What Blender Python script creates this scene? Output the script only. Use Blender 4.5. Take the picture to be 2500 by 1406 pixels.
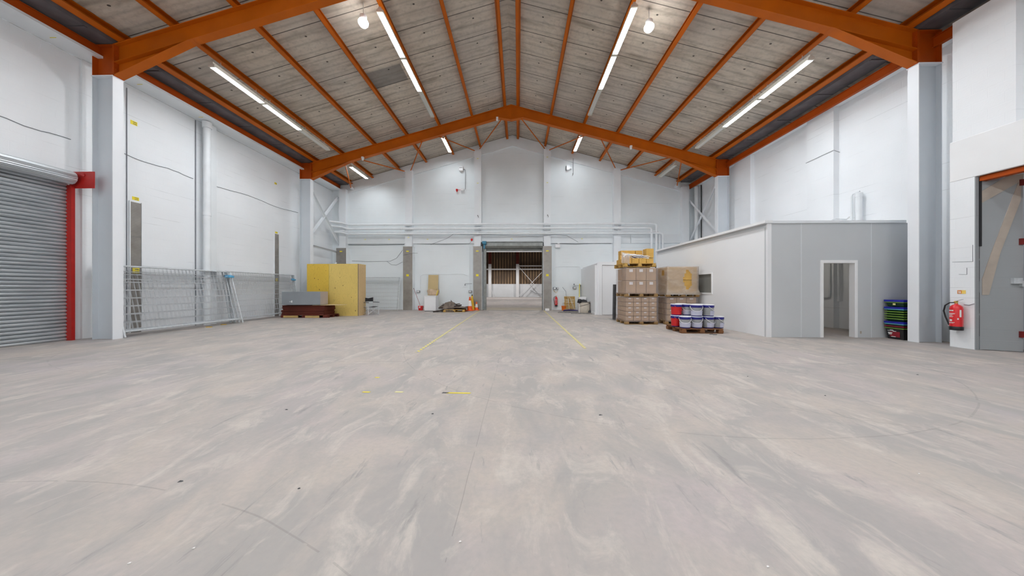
import bpy, math, random
from mathutils import Vector, Matrix, noise
random.seed(7)
R = math.radians
S = bpy.context.scene
COL = S.collection
for o in list(bpy.data.objects): bpy.data.objects.remove(o)

# ------------------------------------------------------------------ camera, world, exposure
cam = bpy.data.cameras.new('camera'); cam.sensor_width = 36; cam.lens = 10.393; cam.clip_start = .05; cam.clip_end = 200
co = bpy.data.objects.new('camera', cam); COL.objects.link(co)
co.location = (0, 0, 1.35); co.rotation_euler = (R(90), 0, R(1.2)); S.camera = co
w = bpy.data.worlds.new('world'); S.world = w; w.use_nodes = True
w.node_tree.nodes['Background'].inputs[0].default_value = (.8, .85, .9, 1)
w.node_tree.nodes['Background'].inputs[1].default_value = .3
S.view_settings.view_transform = 'Standard'; S.view_settings.look = 'None'
S.view_settings.gamma = 1; S.view_settings.use_curve_mapping = False
S.view_settings.exposure = 0.80
S.cycles.use_denoising = True; S.cycles.max_bounces = 10; S.cycles.diffuse_bounces = 7
S.cycles.transparent_max_bounces = 24
S.cycles.sample_clamp_indirect = 8
TUBE_E = 36.0      # emission of lit fluorescent tubes
BAY_E = 270.0      # power of the high bay lamps

# ------------------------------------------------------------------ mesh helpers
class MB:
    def __init__(s): s.v = []; s.f = []; s.m = []; s.sm = []; s.mi = 0
    def add(s, vs, fs, smooth=False):
        b = len(s.v); s.v += [Vector(p) for p in vs]
        for f in fs:
            s.f.append([b + i for i in f]); s.m.append(s.mi); s.sm.append(smooth)
        return s
    def box(s, x0, x1, y0, y1, z0, z1):
        vs = [(x, y, z) for z in (z0, z1) for y in (y0, y1) for x in (x0, x1)]
        return s.add(vs, [(0, 2, 3, 1), (4, 5, 7, 6), (0, 1, 5, 4), (2, 6, 7, 3), (0, 4, 6, 2), (1, 3, 7, 5)])
    def obox(s, c, sx, sy, sz, M):
        vs = [Vector(c) + M @ Vector((x * sx / 2, y * sy / 2, z * sz / 2)) for z in (-1, 1) for y in (-1, 1) for x in (-1, 1)]
        return s.add(vs, [(0, 2, 3, 1), (4, 5, 7, 6), (0, 1, 5, 4), (2, 6, 7, 3), (0, 4, 6, 2), (1, 3, 7, 5)])
    def bar(s, p0, p1, wd, dp, up=(0, 0, 1)):
        p0, p1 = Vector(p0), Vector(p1); z = (p1 - p0).normalized(); u = Vector(up)
        x = u.cross(z)
        if x.length < 1e-4: x = Vector((1, 0, 0)).cross(z)
        x.normalize(); y = z.cross(x)
        M = Matrix((x, y, z)).transposed()
        return s.obox((p0 + p1) / 2, wd, dp, (p1 - p0).length, M)
    def angle(s, p0, p1, a, t, up=(0, 0, 1)):
        p0, p1 = Vector(p0), Vector(p1); z = (p1 - p0).normalized(); x = Vector(up).cross(z).normalized(); y = z.cross(x)
        s.bar(p0, p1, a, t, up); o = x * (a / 2 - t / 2) + y * (a / 2)
        return s.bar(p0 + o, p1 + o, t, a, up)
    def cyl(s, p0, p1, r, n=12, r1=None, caps=True):
        p0, p1 = Vector(p0), Vector(p1); z = (p1 - p0).normalized()
        x = z.orthogonal().normalized(); y = z.cross(x); r1 = r if r1 is None else r1
        vs = []
        for p, q in ((p0, r), (p1, r1)):
            vs += [p + (x * math.cos(2 * math.pi * i / n) + y * math.sin(2 * math.pi * i / n)) * q for i in range(n)]
        s.add(vs, [(i, (i + 1) % n, n + (i + 1) % n, n + i) for i in range(n)], True)
        if caps: s.add(vs[:n], [tuple(range(n))[::-1]]); s.add(vs[n:], [tuple(range(n))])
        return s
    def tube(s, pts, r, n=8, caps=True):
        pts = [Vector(p) for p in pts]; rings = []; x = None
        for i, p in enumerate(pts):
            t = (pts[min(i + 1, len(pts) - 1)] - pts[max(i - 1, 0)]).normalized()
            x = t.orthogonal().normalized() if x is None else (x - t * x.dot(t)).normalized()
            y = t.cross(x)
            rings.append([p + (x * math.cos(2 * math.pi * k / n) + y * math.sin(2 * math.pi * k / n)) * r for k in range(n)])
        vs = [v for g in rings for v in g]
        fs = [(i * n + k, i * n + (k + 1) % n, (i + 1) * n + (k + 1) % n, (i + 1) * n + k) for i in range(len(pts) - 1) for k in range(n)]
        s.add(vs, fs, True)
        if caps: s.add(rings[0], [tuple(range(n))[::-1]]); s.add(rings[-1], [tuple(range(n))])
        return s
    def lathe(s, prof, c=(0, 0, 0), n=24, smooth=True):
        vs = [(c[0] + r * math.cos(2 * math.pi * k / n), c[1] + r * math.sin(2 * math.pi * k / n), c[2] + z) for r, z in prof for k in range(n)]
        fs = [(i * n + k, i * n + (k + 1) % n, (i + 1) * n + (k + 1) % n, (i + 1) * n + k) for i in range(len(prof) - 1) for k in range(n)]
        s.add(vs, fs, smooth)
        if prof[0][0] > .001: s.add(vs[:n], [tuple(range(n))[::-1]])
        if prof[-1][0] > .001: s.add(vs[-n:], [tuple(range(n))])
        return s
    def prism(s, poly, a0, a1, axis='y'):
        n = len(poly)
        def P(u, v, a): return {'y': (u, a, v), 'x': (a, u, v), 'z': (u, v, a)}[axis]
        vs = [P(u, v, a0) for u, v in poly] + [P(u, v, a1) for u, v in poly]
        return s.add(vs, [tuple(range(n)), tuple(range(2 * n - 1, n - 1, -1))] + [(i, n + i, n + (i + 1) % n, (i + 1) % n) for i in range(n)])
    def strip(s, prof, a0, a1, axis, smooth=True):   # open profile extruded
        n = len(prof)
        def P(u, v, a): return {'y': (u, a, v), 'x': (a, u, v), 'z': (u, v, a)}[axis]
        vs = [P(u, v, a0) for u, v in prof] + [P(u, v, a1) for u, v in prof]
        return s.add(vs, [(i, i + 1, n + i + 1, n + i) for i in range(n - 1)], smooth)
    def fix(s, me):
        import bmesh
        b = bmesh.new(); b.from_mesh(me); bmesh.ops.recalc_face_normals(b, faces=b.faces); b.to_mesh(me); b.free()
    def build(s, name, mat, parent=None, origin=(0, 0, 0)):
        me = bpy.data.meshes.new(name); o = Vector(origin)
        me.from_pydata([v - o for v in s.v], [], s.f)
        for m in (mat if isinstance(mat, (list, tuple)) else [mat]): me.materials.append(m)
        me.polygons.foreach_set('material_index', s.m); me.polygons.foreach_set('use_smooth', s.sm)
        s.fix(me)
        ob = bpy.data.objects.new(name, me); COL.objects.link(ob); ob.location = o
        if parent: ob.parent = parent
        return ob
def tag(o, label, cat, group=None):
    o['label'] = label; o['category'] = cat
    if group: o['group'] = group
    return o
def thing(name, label, cat, loc=(0, 0, 0), rz=0, group=None, rx=0, ry=0):
    o = bpy.data.objects.new(name, None); COL.objects.link(o); o.empty_display_size = .1
    o.location = loc; o.rotation_euler = (rx, ry, rz)
    return tag(o, label, cat, group)
def solo(mb, name, mat, label, cat, group=None):
    xs = [v.x for v in mb.v]; ys = [v.y for v in mb.v]; zs = [v.z for v in mb.v]
    o = mb.build(name, mat, None, ((min(xs) + max(xs)) / 2, (min(ys) + max(ys)) / 2, min(zs)))
    return tag(o, label, cat, group)
def struct(mb, name, mat):
    o = mb.build(name, mat); o['kind'] = 'structure'; return o
def kids(o): return [c for c in bpy.data.objects if c.parent == o]
def dup(root, loc, rz=0, label=None, group=None, rx=0, ry=0):
    r = root.copy(); COL.objects.link(r); r.location = loc; r.rotation_euler = (rx, ry, rz)
    if label: r['label'] = label
    if group: r['group'] = group
    for ch in kids(root):
        c = ch.copy(); COL.objects.link(c); c.parent = r
        for g in kids(ch):
            d = g.copy(); COL.objects.link(d); d.parent = c
    return r
def bevel(o, wd=.005, seg=2):
    m = o.modifiers.new('bevel', 'BEVEL'); m.width = wd; m.segments = seg; m.limit_method = 'ANGLE'; return o

# ------------------------------------------------------------------ materials
class NT:
    def __init__(s, name):
        s.mat = bpy.data.materials.new(name); s.mat.use_nodes = True
        s.t = s.mat.node_tree; s.b = s.t.nodes['Principled BSDF']; s.o = s.t.nodes['Material Output']
    def n(s, ty, **kw):
        nd = s.t.nodes.new(ty)
        for k, v in kw.items():
            if k[0] == '_': setattr(nd, k[1:], v)
            else:
                i = nd.inputs[int(k[1:])] if k[0] == 'i' and k[1:].isdigit() else nd.inputs[k]
                if hasattr(v, 'links'): s.t.links.new(v, i)
                else: i.default_value = v
        return nd
    def l(s, a, b): s.t.links.new(a, b)
    def math(s, op, a, b=0.0, c=None):
        kw = dict(i0=a, i1=b)
        if c is not None: kw['i2'] = c
        return s.n('ShaderNodeMath', _operation=op, **kw).outputs[0]
    def coord(s): return s.n('ShaderNodeTexCoord').outputs['Object']
    def xyz(s):
        x = s.n('ShaderNodeSeparateXYZ', i0=s.coord()); return x.outputs
    def noise(s, vec, scale, detail=4, rough=.5, dist=0):
        return s.n('ShaderNodeTexNoise', Vector=vec, Scale=scale, Detail=detail, Roughness=rough, Distortion=dist).outputs[0]
    def ramp(s, f, stops):
        r = s.n('ShaderNodeValToRGB', i0=f); e = r.color_ramp.elements
        while len(e) < len(stops): e.new(.5)
        for q, (p, c) in zip(e, stops): q.position = p; q.color = (*c, 1) if len(c) == 3 else c
        return r.outputs[0]
    def mix(s, f, a, b, mode='MIX'):
        m = s.n('ShaderNodeMix', _data_type='RGBA', _blend_type=mode)
        for i, v in ((0, f), (6, a), (7, b)):
            if hasattr(v, 'links'): s.l(v, m.inputs[i])
            else: m.inputs[i].default_value = v if i == 0 else ((*v, 1) if len(v) == 3 else v)
        return m.outputs[2]
    def scale(s, vec, sc):
        return s.n('ShaderNodeMapping', Vector=vec, Scale=sc).outputs[0]
    def bump(s, h, st=.3, d=.01):
        b = s.n('ShaderNodeBump', Strength=st, Distance=d, Height=h); s.l(b.outputs[0], s.b.inputs['Normal'])
def pm(name, c, rough=.6, metal=0, var=.08, nscale=6, bump=0, spec=.5, coat=0):
    """plain material with slight procedural mottling"""
    m = NT(name); v = m.coord(); f = m.noise(v, nscale, 3)
    a = tuple(max(0, x * (1 - var)) for x in c); b = tuple(min(1, x * (1 + var)) for x in c)
    m.l(m.ramp(f, [(.3, a), (.7, b)]), m.b.inputs['Base Color'])
    m.b.inputs['Roughness'].default_value = rough; m.b.inputs['Metallic'].default_value = metal
    m.b.inputs['Specular IOR Level'].default_value = spec
    if coat: m.b.inputs['Coat Weight'].default_value = coat
    if bump: m.bump(m.noise(v, nscale * 6, 3), .3, bump)
    return m.mat
def emit(name, c, e):
    m = NT(name); em = m.n('ShaderNodeEmission', Color=(*c, 1), Strength=e); m.l(em.outputs[0], m.o.inputs[0]); return m.mat
def wallmat(name, axis, c=(.74, .765, .79), strength=1.0, dark=.55):
    m = NT(name); x = m.xyz(); u = x[1] if axis == 'x' else x[0]
    v = m.n('ShaderNodeCombineXYZ', X=u, Y=x[2]).outputs[0]
    br = m.n('ShaderNodeTexBrick', Vector=v, Scale=1.0, _offset=.5)
    for k, val in (('Mortar Size', .006), ('Brick Width', .45), ('Row Height', .225), ('Mortar Smooth', .4)): br.inputs[k].default_value = val
    n1 = m.noise(m.scale(v, (.5, 3, 1)), 1.6, 4); n2 = m.noise(v, .35, 3); n3 = m.noise(v, 30, 3)
    msk = m.ramp(n1, [(.55, (0, 0, 0)), (.68, (1, 1, 1))])
    row = m.math('FRACT', m.math('DIVIDE', x[2], .225))
    bed = m.math('LESS_THAN', row, .05)
    base = m.ramp(n2, [(.35, tuple(k * .95 for k in c)), (.65, tuple(min(1, k * 1.04) for k in c))])
    crack = m.math('MULTIPLY', m.math('MULTIPLY', bed, msk), .55 * strength)
    col = m.mix(crack, base, tuple(k * dark for k in c))
    m.l(col, m.b.inputs['Base Color']); m.b.inputs['Roughness'].default_value = .62
    h = m.math('ADD', m.math('MULTIPLY', br.outputs['Fac'], -.6 * strength), m.math('MULTIPLY', n3, .35))
    m.bump(h, .35, .008); return m.mat

M = {}
M['wallx'] = wallmat('painted_blockwork_side', 'x', (.83, .85, .87)); M['wally'] = wallmat('painted_blockwork_end', 'y', (.80, .845, .865), .8)
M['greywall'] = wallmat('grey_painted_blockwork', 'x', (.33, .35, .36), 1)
M['band'] = pm('smooth_grey_white_paint', (.77, .80, .82), .5, var=.04, nscale=1.2)
M['post'] = pm('pale_post_paint', (.80, .83, .855), .5, var=.03, nscale=1.5)
M['lintel'] = pm('white_lintel_paint', (.84, .845, .85), .6, var=.02, nscale=1.5, bump=.002)
M['column'] = pm('column_paint_shaded', (.60, .64, .68), .42, var=.03, nscale=1.2)  # darker copy of the column paint: shade on the webs put into colour
M['cwhite'] = pm('column_white_paint', (.80, .82, .85), .42, var=.02, nscale=1.2)
M['board'] = pm('white_panel_board', (.82, .83, .845), .5, var=.02, nscale=.8)
M['gboard'] = pm('grey_panel_board', (.55, .57, .585), .5, var=.04, nscale=.5)
M['orange'] = pm('orange_steel_paint', (.50, .110, .003), .5, var=.10, nscale=1.5, spec=.2)
M['orangedk'] = pm('orange_red_steel_paint', (.42, .066, .003), .5, var=.12, nscale=1.5, spec=.2)
M['red'] = pm('red_steel_paint', (.42, .010, .006), .4, var=.1)
M['dkred'] = pm('dark_red_paint', (.16, .008, .006), .5, var=.2)
M['galv'] = pm('galvanised_steel', (.62, .65, .67), .38, .45, var=.12, nscale=14)
M['wire'] = pm('galvanised_wire', (.60, .62, .64), .5, .0, var=.1, nscale=14)
M['gutter'] = pm('dark_gutter', (.10, .09, .095), .6, var=.25, nscale=3)
M['pipe'] = pm('painted_pipe', (.80, .83, .85), .4, var=.04, nscale=3)
M['white'] = pm('white_plastic', (.82, .82, .83), .35, var=.01)
M['batten'] = pm('cream_batten_steel', (.72, .70, .62), .4, var=.03)
M['black'] = pm('black_plastic', (.012, .012, .014), .45, var=.2)
M['dgrey'] = pm('dark_grey_rubber', (.07, .07, .075), .7, var=.2)
M['cable'] = pm('grey_cable', (.20, .21, .23), .6, var=.1)
M['yellow'] = pm('yellow_sticker', (.85, .70, .03), .5, var=.05)
M['cream'] = pm('cream_sticker', (.80, .76, .35), .5, var=.05)
M['card'] = pm('brown_cardboard', (.50, .34, .20), .8, var=.12, nscale=3)
M['card2'] = pm('golden_cardboard', (.62, .37, .09), .8, var=.10, nscale=3)
M['tan'] = pm('tan_board', (.55, .42, .22), .8, var=.05, nscale=2)
M['paper'] = pm('white_label_paper', (.82, .80, .78), .7, var=.02)
M['redpl'] = pm('red_plastic', (.62, .012, .014), .35, var=.05)
M['redext'] = pm('red_extinguisher_enamel', (.68, .012, .018), .22, var=.03, coat=.5)
M['blue'] = pm('blue_plastic', (.012, .015, .32), .35, var=.15)
M['cblue'] = pm('light_blue_clamp', (.10, .38, .62), .45, var=.1)
M['navy'] = pm('navy_tarpaulin', (.02, .012, .12), .5, var=.3, nscale=8, bump=.01)
M['grn'] = pm('dark_green_plastic', (.004, .035, .012), .4, var=.3)
M['lime'] = pm('lime_rim', (.17, .30, .04), .4, var=.1)
M['cyan'] = pm('cyan_rim', (.10, .45, .50), .4, var=.1)
M['teal'] = pm('green_rim', (.02, .28, .11), .4, var=.1)
M['wine'] = pm('wine_red_plastic', (.28, .008, .02), .4, var=.1)
M['conor'] = pm('cone_orange', (.78, .10, .01), .5, var=.1)
M['conyl'] = pm('cone_yellow', (.70, .42, .02), .5, var=.15)
M['refl'] = pm('white_reflective_sleeve', (.82, .80, .78), .4, var=.05)
M['orpl'] = pm('orange_plastic', (.78, .16, .01), .45, var=.08)
M['beige'] = pm('beige_canvas', (.56, .50, .42), .8, var=.1, nscale=8, bump=.01)
M['carpet'] = pm('grey_brown_carpet', (.17, .135, .11), .95, var=.35, nscale=9, bump=.02)
M['carpetdk'] = pm('dark_carpet', (.07, .05, .045), .95, var=.35, nscale=9, bump=.02)
M['slab'] = pm('grey_flat_board', (.24, .22, .205), .85, var=.25, nscale=6, bump=.005)
M['alu'] = pm('aluminium_tube', (.72, .73, .76), .3, .6, var=.05)
M['locker'] = pm('grey_locker_paint', (.26, .28, .30), .42, var=.06, nscale=2)
M['lockend'] = pm('warm_grey_locker_end', (.40, .35, .33), .45, var=.05, nscale=2)
M['bucket'] = pm('pale_grey_bucket', (.33, .34, .345), .4, var=.04)
M['blabel'] = pm('lilac_white_label', (.52, .53, .66), .5, var=.03)
M['bblue'] = pm('navy_blue_rim', (.008, .008, .17), .35, var=.1)
M['motor'] = pm('blue_motor_paint', (.03, .19, .30), .4, var=.15)
M['tan_plain'] = pm('plain_tan_surface', (.42, .365, .31), .8, var=.08, nscale=4)
M['brownbrick'] = wallmat('bare_brown_brick', 'y', (.17, .105, .06), 1)
M['greybrick'] = wallmat('bare_grey_brick', 'y', (.36, .34, .34), 1)
M['filmdark'] = pm('grey_window_blank', (.20, .20, .185), .35, var=.05, nscale=2)
M['far_orange'] = pm('rust_red_steel', (.15, .02, .01), .6, var=.2)
M['tube'] = emit('lit_tube', (.87, .945, 1.0), TUBE_E)
M['tubeoff'] = pm('unlit_tube', (.80, .80, .76), .3, var=.01)
M['bayglass'] = emit('lit_high_bay', (1.0, .985, .96), 30)

def wood(name, c, axis=0, dk=.6, scale=1.0, rough=.8):
    m = NT(name); v = m.coord(); sc = [14, 14, 14]; sc[axis] = 1.5
    n = m.noise(m.scale(v, sc), 1.4 * scale, 5, .6)
    m.l(m.ramp(n, [(.3, tuple(k * dk for k in c)), (.7, c)]), m.b.inputs['Base Color'])
    m.b.inputs['Roughness'].default_value = rough; m.bump(n, .3, .004); return m.mat
M['pallet'] = wood('pallet_timber', (.40, .24, .09)); M['palletdk'] = wood('dark_pallet_timber', (.24, .10, .035))
M['palletlt'] = wood('yellow_pallet_timber', (.62, .38, .10)); M['palrest'] = wood('red_brown_board_edges', (.15, .022, .008), 0, .45)
M['bearer'] = wood('pale_timber_bearer', (.62, .42, .16)); M['offcut'] = wood('pale_offcuts', (.72, .55, .30), 2)

def plywood(name, c):
    m = NT(name); x = m.xyz(); v = m.n('ShaderNodeCombineXYZ', X=m.math('ADD', x[0], x[1]), Y=x[2]).outputs[0]
    n = m.noise(m.scale(v, (2.2, .7, 1)), 1.6, 2, .4)
    rings = m.math('FRACT', m.math('MULTIPLY', n, 13))
    ln = m.ramp(rings, [(0, (1, 1, 1)), (.16, (0, 0, 0))])
    vo = m.n('ShaderNodeTexVoronoi', Vector=m.scale(v, (5.0, 4.2, 1)), Scale=1.0); vo.inputs['Randomness'].default_value = .8
    rnd = m.n('ShaderNodeSeparateColor', i0=vo.outputs['Color']).outputs[0]
    rad = m.math('MULTIPLY', rnd, .15)
    kn = m.math('LESS_THAN', vo.outputs['Distance'], rad)
    big = m.noise(v, .8, 2)
    base = m.ramp(big, [(.35, tuple(k * .9 for k in c)), (.65, c)])
    col = m.mix(m.math('MULTIPLY', ln, .55), base, tuple(k * .55 for k in c))
    col = m.mix(m.math('MULTIPLY', kn, .9), col, (.10, .045, .01))
    m.l(col, m.b.inputs['Base Color']); m.b.inputs['Roughness'].default_value = .65; return m.mat
M['ply'] = plywood('plywood_face', (.72, .53, .15)); M['plyy'] = plywood('yellow_plywood_face', (.72, .48, .06)); M['plye'] = plywood('plywood_side', (.66, .47, .24))

def tread(name):
    m = NT(name); x = m.xyz(); u = m.math('ADD', x[0], x[1])
    a = m.math('SINE', m.math('MULTIPLY', m.math('ADD', u, x[2]), 120)); b = m.math('SINE', m.math('MULTIPLY', m.math('SUBTRACT', u, x[2]), 120))
    h = m.math('GREATER_THAN', m.math('MULTIPLY', a, b), .35)
    n = m.noise(m.coord(), 2.5, 4)
    base = m.ramp(n, [(.3, (.24, .22, .20)), (.7, (.36, .335, .31))])
    m.l(m.mix(m.math('MULTIPLY', h, .55), base, (.50, .48, .45)), m.b.inputs['Base Color'])
    m.b.inputs['Metallic'].default_value = .55; m.b.inputs['Roughness'].default_value = .42
    m.bump(h, .4, .004); return m.mat
M['tread'] = tread('treadplate')

def shutter_mat():
    m = NT('galvanised_shutter'); n = m.noise(m.scale(m.coord(), (1, .4, 3)), 3, 4)
    m.l(m.ramp(n, [(.3, (.44, .47, .49)), (.7, (.60, .63, .65))]), m.b.inputs['Base Color'])
    m.b.inputs['Metallic'].default_value = .7; m.b.inputs['Roughness'].default_value = .4; return m.mat
M['shutter'] = shutter_mat()
M['shutterdk'] = pm('dull_shutter_steel', (.26, .27, .26), .45, .5, var=.2, nscale=4)

def floor_mat():
    m = NT('worn_concrete'); v = m.coord(); x = m.n('ShaderNodeSeparateXYZ', i0=v).outputs
    rot = m.n('ShaderNodeMapping', Vector=v, Scale=(1.0, .62, 1), Rotation=(0, 0, .5)).outputs[0]
    rot2 = m.n('ShaderNodeMapping', Vector=v, Scale=(1.5, .7, 1), Rotation=(0, 0, -.45)).outputs[0]
    rot3 = m.n('ShaderNodeMapping', Vector=v, Scale=(3.2, .6, 1), Rotation=(0, 0, -.15)).outputs[0]
    big = m.noise(v, .22, 4, .6, .8); st = m.noise(rot, 1.5, 7, .62, .6); st2 = m.noise(rot2, 2.2, 7, .66, .8); st3 = m.noise(rot3, 2.4, 6, .7, .3)
    fine = m.noise(v, 24, 4, .6)
    base = m.ramp(big, [(.36, (0.462, 0.405, 0.395)), (.5, (0.492, 0.432, 0.386)), (.66, (0.443, 0.400, 0.405))])
    col = m.mix(m.ramp(st, [(.40, (0, 0, 0)), (.60, (.80,) * 3)]), base, (0.350, 0.332, 0.318))
    col = m.mix(m.ramp(st2, [(.52, (0, 0, 0)), (.66, (.85,) * 3)]), col, (0.565, 0.510, 0.462))
    col = m.mix(m.ramp(st3, [(.60, (0, 0, 0)), (.70, (.75,) * 3)]), col, (0.262, 0.250, 0.245))
    col = m.mix(m.ramp(fine, [(.3, (.32,) * 3), (.60, (0, 0, 0))]), col, (0.336, 0.320, 0.308))
    # slab joints
    brk = m.noise(v, 3.0, 3)
    def line(d, wd, a=.8):
        return m.math('MULTIPLY', m.math('LESS_THAN', m.math('ABSOLUTE', d), wd), m.math('MULTIPLY', m.math('GREATER_THAN', brk, .44), a))
    wob = m.math('MULTIPLY', m.math('SUBTRACT', m.noise(v, 1.2, 2), .5), .05)
    ls = [line(m.math('ADD', m.math('SUBTRACT', x[1], 5.38), m.math('MULTIPLY', wob, .2)), .006, .6),
          line(m.math('ADD', m.math('ADD', x[0], .36), m.math('MULTIPLY', wob, .5)), .003, .35)]
    # tyre arcs and scuffs
    for cx, cy, rad, wd, a in ((2.5, 7.9, 5.2, .008, .22), (6.5, 9.0, 6.6, .012, .15), (-6, 9.5, 5.0, .010, .16), (-3.2, -2.9, 4.9, .005, .25)):
        d = m.math('SQRT', m.math('ADD', m.math('POWER', m.math('SUBTRACT', x[0], cx), 2.0), m.math('POWER', m.math('SUBTRACT', x[1], cy), 2.0)))
        ls.append(line(m.math('ADD', m.math('SUBTRACT', d, rad), wob), wd, a))
    for f in ls: col = m.mix(f, col, (0.160, 0.148, 0.136))
    m.l(col, m.b.inputs['Base Color'])
    m.b.inputs['Roughness'].default_value = .58; m.b.inputs['Specular IOR Level'].default_value = .35
    m.bump(m.math('ADD', fine, m.math('MULTIPLY', st, .6)), .15, .004); return m.mat
M['floor'] = floor_mat()

def roof_mat():
    m = NT('fibre_cement_roof_lining'); v = m.coord(); x = m.n('ShaderNodeSeparateXYZ', i0=v).outputs
    n = m.noise(m.scale(v, (.5, 2.2, 1)), 1.3, 5, .6, .3); n2 = m.noise(v, 9, 4); big = m.noise(v, .35, 2)
    base = m.ramp(n, [(.3, (.34, .29, .225)), (.5, (.60, .53, .44)), (.72, (.475, .41, .33))])
    base = m.mix(m.ramp(n2, [(.5, (0, 0, 0)), (.8, (.5,) * 3)]), base, (.27, .24, .21))
    base = m.mix(m.ramp(big, [(.4, (0, 0, 0)), (.7, (.45,) * 3)]), base, (.36, .335, .315))
    sy = m.math('ABSOLUTE', m.math('SUBTRACT', m.math('FRACT', m.math('DIVIDE', x[1], 1.02)), .5))
    seam = m.math('MULTIPLY', m.math('LESS_THAN', sy, .011), .85)
    rib = m.math('ABSOLUTE', m.math('SUBTRACT', m.math('FRACT', m.math('DIVIDE', m.math('ADD', x[1], .17), .34)), .5))
    ribf = m.ramp(rib, [(0, (.32,) * 3), (.16, (0, 0, 0))])
    ax = m.math('ABSOLUTE', m.math('ADD', x[0], .345))
    dx = m.math('MULTIPLY', m.math('SUBTRACT', m.math('FRACT', m.math('DIVIDE', m.math('SUBTRACT', ax, .345), 1.672)), .5), 1.672)
    dy = m.math('MULTIPLY', m.math('SUBTRACT', m.math('FRACT', m.math('DIVIDE', x[1], 1.02)), .8), 1.02)
    dot = m.math('LESS_THAN', m.math('ADD', m.math('POWER', dx, 2.0), m.math('POWER', dy, 2.0)), .0010)
    def boxm(x0, x1, y0, y1):
        a = m.math('MULTIPLY', m.math('GREATER_THAN', x[0], x0), m.math('LESS_THAN', x[0], x1))
        return m.math('MULTIPLY', a, m.math('MULTIPLY', m.math('GREATER_THAN', x[1], y0), m.math('LESS_THAN', x[1], y1)))
    col = m.mix(m.math('MULTIPLY', boxm(-5.7, -4.4, 10.9, 11.75), .7), base, (.145, .14, .14))
    col = m.mix(m.math('MULTIPLY', boxm(-10.4, -9.1, 11.73, 12.75), .75), col, (.47, .43, .34))
    col = m.mix(ribf, col, (.16, .14, .12)); col = m.mix(seam, col, (.03, .025, .022)); col = m.mix(m.math('MULTIPLY', dot, .9), col, (.02, .018, .016))
    m.l(col, m.b.inputs['Base Color']); m.b.inputs['Roughness'].default_value = .75
    m.bump(n2, .2, .004); return m.mat
M['roof'] = roof_mat()

def tape_mat():
    m = NT('hazard_tape'); x = m.xyz()
    f = m.math('FRACT', m.math('DIVIDE', m.math('ADD', x[1], m.math('MULTIPLY', x[0], 1.0)), .17))
    s1 = m.math('GREATER_THAN', f, .5); n = m.noise(m.coord(), 6, 4)
    y = m.ramp(n, [(.3, (.68, .58, .14)), (.7, (.80, .70, .10))])
    col = m.mix(s1, y, (.42, .40, .37))
    m.l(col, m.b.inputs['Base Color']); m.b.inputs['Roughness'].default_value = .6; return m.mat
M['tape'] = tape_mat()

def sheet_far():
    m = NT('brown_ribbed_sheeting'); x = m.xyz(); f = m.math('FRACT', m.math('DIVIDE', x[0], .42))
    n = m.noise(m.coord(), .5, 3)
    c = m.ramp(f, [(.1, (.05, .03, .015)), (.35, (.34, .23, .13)), (.7, (.26, .17, .10)), (.95, (.05, .03, .015))])
    m.l(m.mix(m.ramp(n, [(.4, (0, 0, 0)), (.6, (.6,) * 3)]), c, (.10, .07, .05)), m.b.inputs['Base Color'])
    m.b.inputs['Roughness'].default_value = .7; return m.mat
M['farsheet'] = sheet_far()

def wrap_mat(name, op, tint=(.80, .78, .80)):
    m = NT(name); n = m.noise(m.scale(m.coord(), (1.2, 1.2, 2.6)), 1.7, 4, .55, 1.0)
    tr = m.n('ShaderNodeBsdfTransparent', Color=(.95, .94, .94, 1))
    m.b.inputs['Base Color'].default_value = (*tint, 1); m.b.inputs['Roughness'].default_value = .38
    f = m.ramp(n, [(.35, (op * .85,) * 3), (.55, (op,) * 3), (.75, (min(1, op * 1.35),) * 3)])
    mx = m.n('ShaderNodeMixShader', i0=f, i1=tr.outputs[0], i2=m.b.outputs[0]); m.l(mx.outputs[0], m.o.inputs[0])
    m.bump(n, .5, .03); return m.mat
M['wrap'] = wrap_mat('clear_stretch_film', .22, (.56, .52, .54)); M['wrapo'] = wrap_mat('milky_stretch_film', .50, (.60, .54, .48)); M['wrapt'] = wrap_mat('thin_stretch_film', .30, (.85, .85, .88))

# ------------------------------------------------------------------ setting
XC = -.355; SL = .278
def RZ(x): return 10.61 - SL * abs(x - XC)        # top of the rafters
XL, XR, YB, YG = -11.65, 10.8, -7.4, 18.3
mb = MB(); mb.add([(-12, YB, 0), (13.2, YB, 0), (13.2, 46, 0), (-12, 46, 0)], [(0, 1, 2, 3)]); struct(mb, 'floor', M['floor'])
mb = MB()                                          # left wall with the shutter opening
mb.box(XL - .3, XL, YB, 3.3, 0, 7.43); mb.box(XL - .3, XL, 3.3, 7.43, 4.0, 7.43); mb.box(XL - .3, XL, 7.43, YG, 0, 7.43)
mb.box(XL, XL + .06, 7.62, 7.86, 0, 7.43)
struct(mb, 'wall_left', M['wallx'])
mb = MB(); mb.box(XR, XR + .3, 7.06, YG, 0, 7.46)
mb.box(10.62, XR, 10.18, 11.1, 0, 7.46); mb.box(10.62, XR, 13.75, 14.75, 0, 7.46)
mb.box(10.62, XR, 8.9, 9.0, 0, .01)
struct(mb, 'wall_right', M['wallx'])
mb = MB(); mb.box(10.0, XR + .3, 6.69, 7.06, 0, 3.79); struct(mb, 'wall_right_pier', M['wallx'])
mb = MB(); mb.box(10.03, XR + .3, 6.17, 7.04, 4.70, 7.46); mb.box(10.3, XR + .3, YB, 6.17, 4.70, 7.46); mb.box(10.0, XR + .3, YB, 3.3, 0, 4.70)
struct(mb, 'wall_right_upper', M['wallx'])
mb = MB(); mb.box(9.99, XR + .3, 3.3, 7.06, 3.79, 4.70); bevel(struct(mb, 'trim_1', M['lintel']), .01)
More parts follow.
